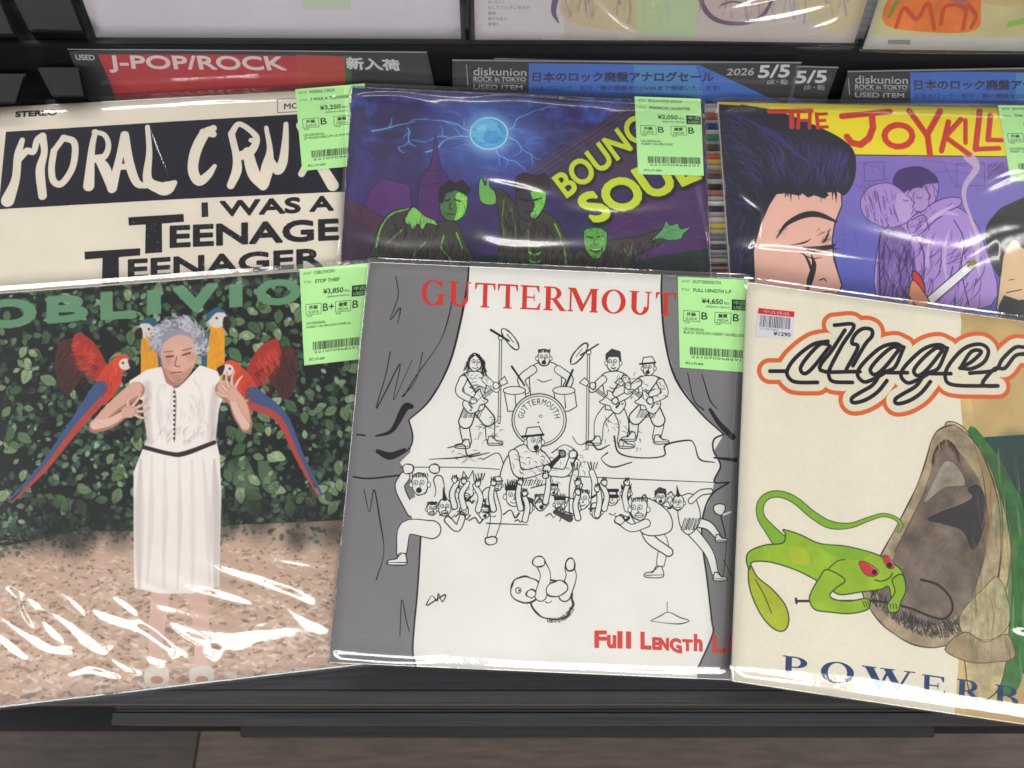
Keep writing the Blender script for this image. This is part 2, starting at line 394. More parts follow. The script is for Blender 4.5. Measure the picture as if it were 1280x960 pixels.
def art_moral(cv):
    cv.a *= (1 + (fbm(cv.h, cv.w, 500, 5) - .5)[..., None] * .05)
    cv.zoom(2.6667, 0, 100)
    K = (22, 20, 34); CR = (238, 230, 212)
    cv.poly([(20, 172), (600, 136), (1150, 104), (1150, 371), (600, 396), (-6, 430)], K)
    tx = .85 + .45 * (fbm(cv.h, cv.w, 60, 9) - .4)
    cv.poly([(20, 172), (600, 136), (1150, 104), (1150, 371), (600, 396), (-6, 430)], (38, 37, 54), .55, tex=tx)
    def L(p, w): cv.line(p, np.array(w) * 1.12, CR)
    L([(74, 200), (60, 250), (52, 330), (26, 400)], [18, 26, 28, 44]); L([(62, 262), (90, 236), (112, 238), (124, 200), (142, 186)], [26, 22, 20, 22, 24])
    L([(142, 190), (148, 240), (134, 300), (142, 385)], [26, 22, 30, 28])
    L([(212, 192), (246, 205), (250, 250), (238, 300), (205, 345), (178, 335), (172, 290), (180, 235)], 22); cv.line([(212, 192), (180, 235)], 22, CR)
    L([(318, 172), (306, 230), (296, 352)], [18, 22, 36]); L([(314, 172), (348, 182), (362, 215), (350, 252), (318, 262)], [16, 16, 18, 22, 26]); L([(328, 262), (352, 300), (372, 365)], [24, 36, 22])
    L([(415, 182), (398, 260), (374, 360)], [26, 24, 32]); L([(418, 182), (430, 270), (455, 340), (486, 352)], [24, 30, 26, 18]); L([(392, 290), (440, 286)], 20)
    L([(492, 156), (498, 240), (492, 330), (530, 358), (556, 360), (582, 342)], [16, 20, 30, 38, 44, 18])
    L([(712, 160), (680, 182), (652, 240), (644, 300), (664, 336), (694, 316), (716, 286)], [22, 34, 36, 34, 32, 26, 14]); cv.line([(676, 172), (712, 180)], 24, CR)
    L([(772, 180), (788, 250), (790, 300), (770, 350)], [22, 24, 32, 26]); L([(772, 178), (796, 146), (836, 168), (856, 196), (838, 236), (802, 252)], [22, 18, 18, 22, 28, 30]); L([(826, 240), (846, 310), (878, 352)], [34, 40, 30])
    L([(888, 158), (900, 230), (892, 290), (880, 346)], [14, 20, 40, 34]); L([(900, 262), (926, 300), (944, 270), (952, 200), (954, 146)], [20, 30, 30, 22, 16])
    L([(1000, 150), (1050, 250), (1110, 350)], [24, 30, 38]); L([(1090, 140), (1050, 230), (1006, 312)], [20, 28, 22])
    for p in ((90, 232), (838, 200)): cv.ell(*p, 9, 8, CR)
    B = (30, 28, 34)
    cv.text('I', [(672, 408), (693, 407), (695, 455), (673, 457)], B)
    cv.text('WAS', [(736, 405), (1000, 392), (1000, 440), (740, 452)], B, bold=7)
    cv.text('A', [(1040, 391), (1108, 386), (1110, 432), (1036, 436)], B, bold=7)
    cv.poly([(428, 457), (612, 446), (614, 472), (540, 478), (541, 574), (484, 578), (486, 481), (430, 484)], B)
    cv.text('EENAGE', [(570, 488), (1126, 464), (1127, 530), (570, 556)], B, bold=9)
    cv.poly([(282, 572), (468, 560), (468, 584), (396, 590), (397, 676), (340, 680), (342, 593), (283, 598)], B)
    cv.text('EENAGER', [(430, 600), (1072, 562), (1073, 620), (430, 664)], B, bold=8)
    # crumbling edges of the old letterforms
    r = random.Random(4)
    for _ in range(260):
        x = r.uniform(430, 1125); y = r.uniform(470, 660); cv.ell(x, y, r.uniform(1, 2.4), r.uniform(1, 2.2), CR, .55)
    cv.text('STEREO', [(52, 104), (188, 97), (189, 115), (52, 122)], (52, 50, 66), bold=3)
    cv.line([(926, 62), (1080, 54), (1080, 100), (926, 108), (926, 62)], 2, (60, 58, 66), sm=False)
    cv.text('MONO', [(948, 78), (1050, 72), (1050, 90), (948, 96)], (50, 50, 60), bold=1)

def art_night(cv):
    """stand-in for the painted sleeve: stormy night, moon, towers, hooded figures lit green"""
    h, w = cv.h, cv.w
    yy = np.linspace(0, 1, h)[:, None, None]; n = fbm(h, w, 170, 21, 5)[..., None]; n2 = fbm(h, w, 70, 31, 5)[..., None]
    cv.a[:] = (np.array((44, 36, 98)) * (1 - yy) + np.array((66, 40, 92)) * yy) / 255.
    cv.a += (n - .5) * np.array((.10, .12, .34)) + np.clip(n2 - .52, 0, 1) * np.array((.3, .9, 1.3)) * (1 - np.clip(yy * 3.2, 0, 1))
    cv.a[:] = np.clip(cv.a, 0, 1)
    cv.zoom(2.6667, 420, 100)
    cv.poly([(640, 300), (1020, 50), (1250, 40), (1250, 260), (760, 400)], (70, 48, 84))
    for k in range(9): cv.line([(648 + k * 14, 306 + k * 9), (1010 + k * 20, 62 + k * 6)], 3.5, (38, 30, 52), .8, sm=False)
    cv.poly([(900, 460), (1250, 330), (1250, 640), (900, 640)], (84, 40, 100), .7)
    BL = (95, 190, 235)
    r = random.Random(11)
    def bolt(x, y, a, n, L, wd):
        p = [(x, y)]
        for i in range(n):
            a += r.uniform(-.7, .7); x += L * math.cos(a); y += L * math.sin(a) * .7; p.append((x, y))
            if r.random() < .4 and n > 4: bolt(x, y, a + r.choice((-1, 1)) * .8, n // 2, L * .8, wd * .6)
        cv.line(p, [wd * 6 * (1 - i / len(p)) + 3 for i in range(len(p))], (60, 105, 190), .22)
        cv.line(p, [wd * (1 - i / len(p)) + .6 for i in range(len(p))], (140, 215, 240), .75)
    cv.glow(510, 178, 300, (84, 140, 226), .85, 1.3)
    for k in range(70):
        x = r.choice((r.gauss(500, 120), r.uniform(60, 800))); y = r.gauss(190, 55); a = r.uniform(-.5, .5)
        if y > 300: continue
        cv.line([(x, y), (x + 40 * math.cos(a), y + 26 * math.sin(a)), (x + 80 * math.cos(a + .4), y + 50 * math.sin(a + .3))], [3, r.uniform(8, 26), 3], (70, 120, 205), .16)
    for a in (3.3, -.25, .25, 2.95, 1.2): bolt(510 + 70 * math.cos(a), 178 + 60 * math.sin(a), a, 7, 22, 3.2)
    bolt(120, 170, .3, 5, 30, 5); bolt(240, 160, .9, 5, 22, 4); bolt(300, 240, 0, 6, 24, 4)
    cv.glow(510, 178, 100, (190, 235, 255), .9, .9)
    cv.ell(510, 178, 65, 55, (180, 225, 235)); cv.ell(510, 178, 60, 50, (70, 170, 220)); cv.ell(498, 168, 48, 40, (110, 200, 235), .7); cv.ell(520, 190, 30, 22, (55, 140, 205), .6); cv.ell(486, 160, 18, 10, (190, 226, 226), .4, rot=-20)
    for k in range(14): cv.ell(r.uniform(462, 560), r.uniform(140, 220), r.uniform(3, 9), r.uniform(2, 6), (50, 130, 200), .35)
    for k in range(26):
        x, y, a = r.gauss(510, 90), r.gauss(190, 50), r.uniform(-.6, .6); cv.line([(x, y), (x + 30 * math.cos(a), y + 20 * math.sin(a)), (x + 66 * math.cos(a + .3), y + 40 * math.sin(a + .3))], [2, r.uniform(5, 14), 2], (150, 200, 240), .14)
    # towers
    O = (40, 22, 60)
    cv.poly([(100, 410), (112, 370), (160, 328), (246, 350), (256, 480), (110, 480)], (88, 42, 116), ol=O, ow=3); cv.poly([(100, 410), (112, 370), (160, 328), (170, 400), (150, 480)], (84, 36, 110), .8)
    cv.poly([(332, 178), (342, 250), (350, 292), (372, 318), (382, 470), (272, 470), (276, 350), (300, 300), (316, 288), (322, 250)], (78, 36, 102), ol=O, ow=3)
    cv.poly([(332, 178), (342, 250), (350, 292), (372, 318), (382, 470), (336, 470), (334, 300)], (72, 32, 110), .9); cv.line([(276, 350), (376, 342)], 2.5, O); cv.line([(300, 302), (360, 300)], 2.5, O)
    cv.poly([(14, 380), (150, 452), (330, 560), (340, 640), (0, 640)], (78, 42, 74), ol=O, ow=3); cv.poly([(14, 420), (120, 500), (200, 640), (0, 640)], (58, 36, 66), .8)
    cv.poly([(440, 640), (470, 590), (700, 560), (1000, 600), (1240, 560), (1250, 660), (440, 660)], (22, 46, 40))
    G = (110, 225, 80); DK = (26, 22, 30); BR = (60, 58, 48)
    def fold(p, w=4, a=.8): cv.line(p, w, G, a)
    # left hooded walker
    cv.poly([(120, 560), (150, 480), (190, 438), (250, 432), (330, 470), (392, 470), (428, 530), (440, 640), (110, 640)], BR, sm=True, ol=DK, ow=4)
    fold([(134, 556), (150, 492), (186, 446), (240, 430)], 6); fold([(176, 540), (220, 500)]); fold([(250, 640), (262, 580), (300, 540)], 5, .6); fold([(360, 520), (352, 560), (382, 600), (376, 640)], 5); fold([(402, 510), (420, 560)], 6)
    cv.poly([(228, 470), (244, 436), (262, 424), (296, 452), (330, 468), (342, 486), (304, 478), (290, 500), (272, 480), (258, 500), (244, 484)], (130, 200, 95), sm=True, ol=DK, ow=3)
    cv.poly([(350, 392), (362, 366), (400, 358), (432, 376), (436, 420), (424, 452), (392, 470), (362, 462), (346, 432)], (74, 118, 62), sm=True, ol=DK, ow=4)
    cv.poly([(400, 380), (434, 378), (436, 420), (424, 452), (396, 468), (404, 430)], (140, 225, 90), .9, sm=True)
    cv.poly([(340, 404), (346, 356), (374, 340), (380, 330), (396, 344), (424, 332), (436, 352), (452, 360), (438, 386), (400, 366), (366, 378), (356, 410)], (24, 20, 36), ol=DK, ow=2)
    cv.line([(364, 404), (380, 398)], 5, DK); cv.line([(396, 398), (414, 404)], 5, DK); cv.line([(384, 410), (378, 428), (388, 432)], 3, DK); cv.line([(372, 446), (396, 448)], 4, DK)
    # middle figure, one arm up
    cv.poly([(520, 370), (556, 366), (620, 430), (700, 440), (756, 500), (786, 640), (560, 640), (548, 520), (540, 430)], BR, sm=True, ol=DK, ow=4)
    cv.poly([(480, 400), (476, 350), (486, 326), (498, 352), (508, 320), (514, 356), (530, 372), (534, 410), (506, 416)], (112, 180, 90), sm=True, ol=DK, ow=3)
    fold([(560, 400), (556, 470), (566, 560)], 4, .45); fold([(586, 430), (600, 520), (596, 600)], 4, .4); fold([(730, 480), (756, 540), (770, 620)], 6); fold([(640, 500), (650, 620)], 3, .5)
    for k in range(3): fold([(644, 548 + 26 * k), (664, 556 + 26 * k), (684, 548 + 26 * k)], 7, .95)
    cv.poly([(600, 396), (612, 366), (664, 360), (700, 374), (694, 424), (664, 466), (630, 468), (606, 440)], (56, 50, 60), sm=True, ol=DK, ow=4)
    cv.poly([(650, 372), (698, 374), (692, 424), (664, 460), (648, 452), (664, 416)], (120, 205, 80), sm=True)
    cv.poly([(600, 372), (596, 330), (626, 308), (664, 316), (700, 312), (716, 344), (700, 376), (650, 362)], (46, 22, 34), sm=True)
    cv.line([(616, 396), (640, 402)], 7, DK); cv.line([(662, 400), (684, 394)], 7, DK); cv.line([(630, 440), (656, 436)], 5, DK)
    # right figure with reaching hand
    cv.poly([(800, 640), (810, 560), (850, 586), (900, 540), (1010, 520), (1080, 500), (1090, 540), (1010, 580), (960, 640)], BR, sm=True, ol=DK, ow=4)
    cv.poly([(826, 500), (838, 484), (886, 484), (904, 506), (902, 556), (882, 592), (856, 596), (830, 560)], (92, 170, 70), sm=True, ol=DK, ow=4)
    cv.poly([(816, 510), (824, 476), (860, 468), (900, 478), (908, 512), (880, 494), (840, 496)], (30, 60, 80), sm=True)
    cv.line([(836, 522), (856, 526)], 5, DK); cv.line([(872, 524), (890, 518)], 5, DK); cv.line([(848, 566), (870, 574), (888, 560)], 5, DK); cv.line([(852, 566), (884, 564)], 2, (230, 240, 200)); cv.line([(864, 530), (860, 546), (870, 550)], 3, DK)
    cv.poly([(1044, 540), (1086, 500), (1100, 470), (1116, 484), (1140, 478), (1150, 496), (1184, 490), (1160, 512), (1150, 530), (1110, 534), (1080, 528)], (96, 180, 100), sm=True, ol=DK, ow=3)
    fold([(960, 560), (978, 586), (990, 548), (1004, 590)], 4, .6); cv.glow(1120, 510, 90, (60, 150, 90), .35)
    for k in range(60): cv.line([(r.uniform(440, 700), r.uniform(590, 620)), (r.uniform(440, 700), r.uniform(610, 650))], 2, (40, 120, 60), .3)
    for P_, n_ in (([(120, 560), (190, 440), (330, 470), (428, 530), (440, 640), (110, 640)], 150), ([(540, 400), (620, 430), (756, 500), (786, 640), (560, 640)], 170), ([(810, 570), (1080, 510), (1090, 540), (960, 640), (810, 640)], 110)):
        cv.hatch(P_, n_, 46, 5, (22, 18, 28), .75, 1.4, .5, r); cv.hatch(P_, n_ // 4, 30, 3, (104, 180, 76), .4, 1.5, .4, r); cv.hatch(P_, n_ // 3, 40, 4, (98, 62, 74), .5, 1.3, .5, r)
    for x0, y0, x1, y1 in ((352, 366, 434, 468), (606, 372, 696, 464), (828, 486, 902, 592)):
        cv.hatch([(x0, y0), (x1, y0 + 10), (x1, y1 - 20), (x0 + 16, y1)], 26, 14, 2.6, (26, 44, 30), .7, 1.2, .8, r); cv.hatch([(x1 - 30, y0 + 20), (x1, y0 + 20), (x1 - 6, y1 - 20), (x1 - 30, y1 - 10)], 12, 12, 3, (190, 245, 130), .7, 1.2, .5, r)
    cv.hatch([(14, 380), (150, 452), (330, 560), (0, 640)], 90, 60, 3, (44, 26, 50), .5, .5, .2, r); cv.hatch([(100, 380), (250, 360), (250, 470), (110, 470)], 40, 40, 3, (70, 28, 92), .5, 1.5, .2, r); cv.hatch([(300, 300), (372, 320), (380, 470), (276, 470)], 50, 40, 3, (64, 26, 92), .5, 1.5, .2, r)
    cv.hatch([(900, 460), (1250, 330), (1250, 640), (900, 640)], 120, 70, 8, (112, 52, 120), .25, -.3, .3, r)
    # title
    Y = (205, 222, 48); D2 = (24, 26, 14)
    q1 = np.array([(722, 326), (1136, 10), (1186, 82), (772, 392)], float)
    cv.text('BOUNCING', q1 + (5, 6), D2, bold=18); cv.text('BOUNCING', q1, Y, bold=7)
    q2 = np.array([(800, 396), (1152, 222), (1216, 326), (866, 476)], float)
    cv.text('SOUL', q2 + (5, 7), D2, bold=26); cv.text('SOUL', q2, Y, bold=13)

def art_comic(cv):
    """stand-in for the comic-book sleeve: profile under dark hair, violet street scene, smoke"""
    h, w = cv.h, cv.w; yy = np.linspace(0, 1, h)[:, None, None] * 1.6
    t = np.clip(yy, 0, 1); n = fbm(h, w, 260, 44)[..., None]
    cv.a[:] = (np.array((168, 132, 206)) * (1 - t) + np.array((74, 92, 186)) * t) / 255. + (n - .5) * np.array((.14, .02, .05))
    cv.zoom(3.2, 880, 100); r = random.Random(5)
    V = (112, 78, 168)
    for p in ([(620, 330), (700, 350), (740, 420)], [(600, 420), (700, 440)], [(860, 380), (980, 360), (1200, 400)], [(880, 320), (1100, 350)], [(1100, 340), (1200, 330), (1210, 400), (1130, 400), (1100, 340)], [(960, 340), (1010, 430)], [(560, 560), (560, 740)], [(600, 600), (640, 800)], [(540, 620), (660, 600)]): cv.line(p, 3, V, .8, sm=False)
    for k in range(46):
        x, y = r.uniform(580, 720), r.uniform(330, 430); cv.line([(x, y), (x + r.uniform(10, 50), y + r.uniform(-6, 20))], 2, V, .5)
    for k in range(70):
        x, y = r.uniform(1130, 1200), r.uniform(340, 400); cv.line([(x, y), (x + 20, y - 16)], 2.5, (90, 60, 140), .6)
    # two people standing close, plain violet shapes with hatching
    P1 = (178, 146, 216); P2 = (70, 46, 116)
    cv.poly([(720, 900), (700, 640), (740, 570), (820, 560), (900, 520), (980, 500), (1060, 540), (1120, 650), (1150, 900)], P1, sm=True, ol=P2, ow=4)
    cv.poly([(706, 900), (702, 640), (740, 580), (800, 590), (840, 700), (850, 900)], P2, .5, sm=True)
    cv.poly([(756, 400), (790, 356), (870, 350), (930, 390), (936, 450), (900, 520), (830, 520), (776, 460)], P1, sm=True, ol=P2, ow=3)
    cv.poly([(756, 410), (780, 360), (860, 344), (920, 374), (936, 410), (880, 420), (850, 480), (820, 440), (790, 450)], P2, sm=True)
    cv.poly([(630, 470), (670, 424), (740, 412), (800, 450), (850, 520), (830, 560), (740, 590), (660, 560), (630, 520)], P1, sm=True, ol=P2, ow=3)
    cv.poly([(820, 560), (940, 480), (1020, 470), (1024, 500), (950, 540), (860, 620), (830, 620)], P1, sm=True, ol=P2, ow=4)
    for k in range(60):
        a = r.uniform(0, 6.28); x = 715 + r.uniform(-78, 60); y = 500 + r.uniform(-66, 60)
        cv.line([(x, y), (x + 8, y + r.uniform(20, 50))], r.uniform(2, 4), P2, .55)
    for k in range(50):
        x = r.uniform(720, 1120); y = r.uniform(560, 900)
        if x > 880 and y < 700 and r.random() < .5: continue
        cv.line([(x, y), (x + r.uniform(-34, -8), y + r.uniform(30, 90))], [r.uniform(3, 9), 1], P2, .75, sm=False)
    for k in range(120):
        x = r.uniform(740, 1100); y = r.uniform(600, 880); cv.line([(x, y), (x + r.uniform(-30, 0), y + r.uniform(20, 60))], [4, 1], (168, 136, 214), .7, sm=False)
    cv.hatch([(776, 400), (900, 370), (930, 420), (900, 500), (820, 510)], 60, 50, 4, P2, .8, 1.2, .6, r); cv.hatch([(700, 640), (800, 600), (880, 700), (860, 900), (720, 900)], 46, 110, 7, (50, 34, 96), .7, 1.3, .5, r)
    cv.hatch([(880, 560), (1060, 540), (1140, 700), (1140, 900), (900, 900)], 30, 130, 6, P2, .6, 1.9, .4, r); cv.hatch([(830, 560), (1000, 480), (1000, 520), (850, 620)], 40, 30, 3, P2, .6, 2.2, .3, r)
    cv.line([(706, 900), (702, 640), (740, 580)], 5, (44, 30, 86)); cv.line([(860, 470), (880, 490), (900, 470)], 3, P2); cv.line([(800, 460), (826, 470), (836, 500), (820, 520)], 3, P2)
    HL = (214, 194, 236)
    for p in ([(900, 560), (960, 530), (1020, 540)], [(1060, 600), (1090, 680), (1100, 780)], [(980, 600), (960, 700), (970, 800)], [(900, 640), (890, 740)], [(860, 600), (930, 540), (1000, 500)], [(1030, 640), (1040, 760)]): cv.line(p, [4, 20, 5][:len(p)], HL, .7)
    cv.poly([(772, 458), (800, 452), (832, 462), (842, 500), (830, 548), (790, 566), (766, 520)], (196, 168, 222), .9, sm=True); cv.poly([(826, 444), (862, 430), (896, 452), (892, 506), (858, 524), (834, 500)], (188, 158, 216), .9, sm=True)
    cv.line([(806, 456), (826, 470), (832, 484), (842, 492), (834, 504), (838, 516), (828, 540)], [2, 4, 3, 4, 3, 4, 2], P2); cv.line([(796, 478), (808, 484), (820, 480)], [2, 4, 2], P2); cv.line([(850, 466), (862, 472), (874, 466)], [2, 4, 2], P2); cv.line([(842, 448), (836, 468), (842, 492)], 3, P2); cv.line([(846, 524), (866, 530), (886, 516)], [2, 4, 3], P2)
    cv.line([(896, 450), (906, 464), (896, 478)], 4, P2); cv.line([(830, 560), (880, 540), (900, 600)], 4, P2); cv.line([(1000, 560), (1040, 640), (1030, 760), (1060, 900)], 5, P2); cv.line([(840, 620), (880, 700), (870, 880)], 6, P2)
    for q in ([(1010, 335), (1120, 330), (1124, 420), (1012, 424)], [(1136, 345), (1196, 340), (1200, 392), (1140, 400)], [(640, 330), (720, 326), (722, 400), (642, 404)]): cv.line(q + [q[0]], 4, (104, 70, 158), .8, sm=False)
    # yellow band
    cv.poly([(30, 74), (1420, 100), (1420, 312), (590, 298), (40, 290)], (253, 238, 26)); cv.line([(560, 298), (1213, 306), (1420, 310)], 4, INK, sm=False)
    R = (222, 62, 34)
    def L(p, w=20, d=2):
        w = w * 1.12; cv.line(p, w, R, sm=False)
        p = np.asarray(p, float)
        for k in range(2 + len(p)):
            i = r.randrange(len(p) - 1); o = r.uniform(-w * .35, w * .35)
            cv.line([p[i] + o, p[i + 1] + o], 1.6, (160, 30, 24), .55, sm=False)
    # hair and face
    H = (24, 22, 46)
    cv.poly([(300, 400), (420, 390), (546, 400), (552, 500), (524, 570), (512, 640), (520, 720), (552, 822), (536, 850), (528, 900), (170, 900), (200, 660), (240, 520)], (238, 190, 172), ol=INK, ow=5)
    hair = [(40, 92), (150, 100), (260, 118), (360, 150), (460, 192), (540, 232), (590, 276), (604, 330), (596, 400), (566, 452), (548, 450), (520, 430), (494, 404), (476, 430), (500, 460), (480, 474), (440, 460), (416, 470), (392, 452), (380, 462), (330, 452), (290, 456), (262, 500), (226, 580), (200, 680), (204, 800), (190, 920), (40, 920)]
    cv.poly(hair, H); cv.line(hair[1:12], 10, H)
    for k in range(40):
        a = r.uniform(.1, .9); cv.line([(70 + 90 * a, 120 + 10 * a), (260 + 120 * a, 190 + 120 * a), (360 + 190 * a, 300 + 110 * a)], [1, r.uniform(3, 8), 1], (50, 46, 112), .22)
    cv.ell(505, 415, 50, 34, H)
    cv.hatch([(470, 280), (520, 300), (540, 340), (500, 390), (460, 360)], 60, 40, 4, (14, 12, 26), .9, 1.2, 1.2, r)
    for k in range(620):
        t0 = r.random(); x = 60 + 520 * r.random(); y = 100 + x * .3 + r.random() * 330 * (1 - abs(x - 300) / 500)
        if x < 230 and r.random() < .5: y = r.uniform(300, 860); x = r.uniform(60, 200)
        a = .25 + (x - 60) / 520 * 1.3 if y < 500 else 1.6
        Lg = r.uniform(24, 64)
        Lg *= 1.5; p = [(x, y), (x + Lg * math.cos(a) * .5, y + Lg * math.sin(a) * .5 - 4), (x + Lg * math.cos(a + .3), y + Lg * math.sin(a + .3))]
        if p[2][0] > 585 or (p[2][1] > 440 and p[2][0] > 230): continue
        cv.line(p, [1, r.uniform(3, 7), 1], (62, 54, 128), r.uniform(.3, .7))
    for k in range(26):
        x = r.uniform(300, 540); cv.line([(x, 430), (x + r.uniform(-10, 10), r.uniform(452, 492))], [10, 1], H)
    cv.line([(290, 632), (330, 576), (400, 540), (460, 538), (530, 566)], [4, 16, 26, 24, 10], INK); cv.line([(346, 660), (400, 650), (426, 636)], [2, 7, 2], INK)
    cv.line([(396, 668), (440, 676), (500, 668), (526, 656)], [6, 24, 20, 3], INK)
    for k in range(9): cv.line([(450 + k * 8, 670), (470 + k * 9, 692 - k * 2)], [4, 1], INK)
    cv.line([(462, 800), (480, 794), (488, 804)], 5, INK); cv.line([(384, 690), (430, 712), (470, 710)], [2, 5, 2], INK); cv.line([(452, 852), (500, 846), (530, 852)], 5, INK)
    for p_, w_ in (([(430, 700), (440, 740), (424, 800), (410, 850)], [4, 20, 26, 10]), ([(396, 690), (420, 730), (432, 780)], [2, 12, 3]), ([(500, 600), (486, 640), (470, 652)], [2, 9, 2]), ([(520, 700), (540, 780), (552, 822)], [3, 4, 6])): cv.line(p_, w_, INK)
    cv.hatch([(460, 590), (515, 580), (505, 640), (480, 640)], 16, 26, 3, INK, .8, 1.9, .3, r); cv.hatch([(300, 590), (360, 560), (340, 600), (300, 630)], 10, 24, 2.4, INK, .6, 2.2, .2, r)
    # second head at the right, smoke and stick
    cv.poly([(1190, 700), (1230, 640), (1420, 640), (1420, 920), (1170, 920), (1184, 800)], (226, 196, 152), ol=INK, ow=4)
    cv.poly([(1126, 600), (1160, 540), (1220, 495), (1420, 440), (1420, 700), (1290, 680), (1240, 640), (1200, 700), (1184, 790), (1140, 700)], (24, 26, 30), sm=True)
    cv.poly([(1180, 900), (1200, 860), (1260, 880), (1420, 860), (1420, 960), (1170, 960)], (24, 26, 30)); cv.line([(1210, 850), (1270, 838)], 4, INK); cv.line([(1220, 800), (1240, 796)], 3, INK)
    cv.line([(1060, 305), (1090, 350), (1046, 420), (1042, 480), (1070, 560), (1098, 650), (1084, 740)], [52, 30, 22, 18, 14, 12, 8], (214, 192, 214), .85)
    cv.line([(1066, 742), (884, 900)], 40, INK, sm=False); cv.line([(1064, 744), (886, 898)], 32, (244, 242, 246), sm=False); cv.line([(1080, 730), (1064, 744)], 26, (140, 130, 60), sm=False)
    cv.poly([(832, 782), (846, 764), (874, 800), (884, 850), (860, 850)], (206, 52, 34), sm=True, ol=INK, ow=5); cv.poly([(820, 850), (836, 800), (880, 850), (900, 900), (820, 920)], (226, 150, 110), sm=True, ol=INK, ow=4); cv.line([(816, 860), (850, 910)], [4, 16], INK)
    L([(262, 124), (430, 121)]); L([(350, 124), (352, 186)]); L([(378, 134), (376, 190)], 14); L([(424, 130), (422, 190)], 14); L([(378, 160), (424, 160)], 12)
    L([(450, 134), (456, 190)], 15); L([(452, 136), (490, 134)], 13); L([(452, 162), (484, 160)], 12); L([(454, 188), (493, 186)], 13)
    L([(552, 144), (744, 124)], 24); L([(672, 140), (676, 190), (660, 232), (626, 258), (590, 250), (572, 226)], 26)
    e = [(778 + 56 * math.cos(a), 222 + 44 * math.sin(a)) for a in np.linspace(0, 6.283, 15)]; L(e, 24)
    L([(822, 122), (892, 220)], 24); L([(946, 122), (894, 216), (904, 298)], 24)
    L([(978, 166), (950, 282)], 22); L([(1028, 156), (964, 226)], 20); L([(964, 226), (1060, 296)], 22)
    L([(1046, 160), (1046, 250)], 18); L([(1104, 122), (1086, 276)], 24); L([(1086, 276), (1180, 272)], 20); L([(1146, 140), (1136, 238)], 22); L([(1136, 238), (1192, 240)], 18)

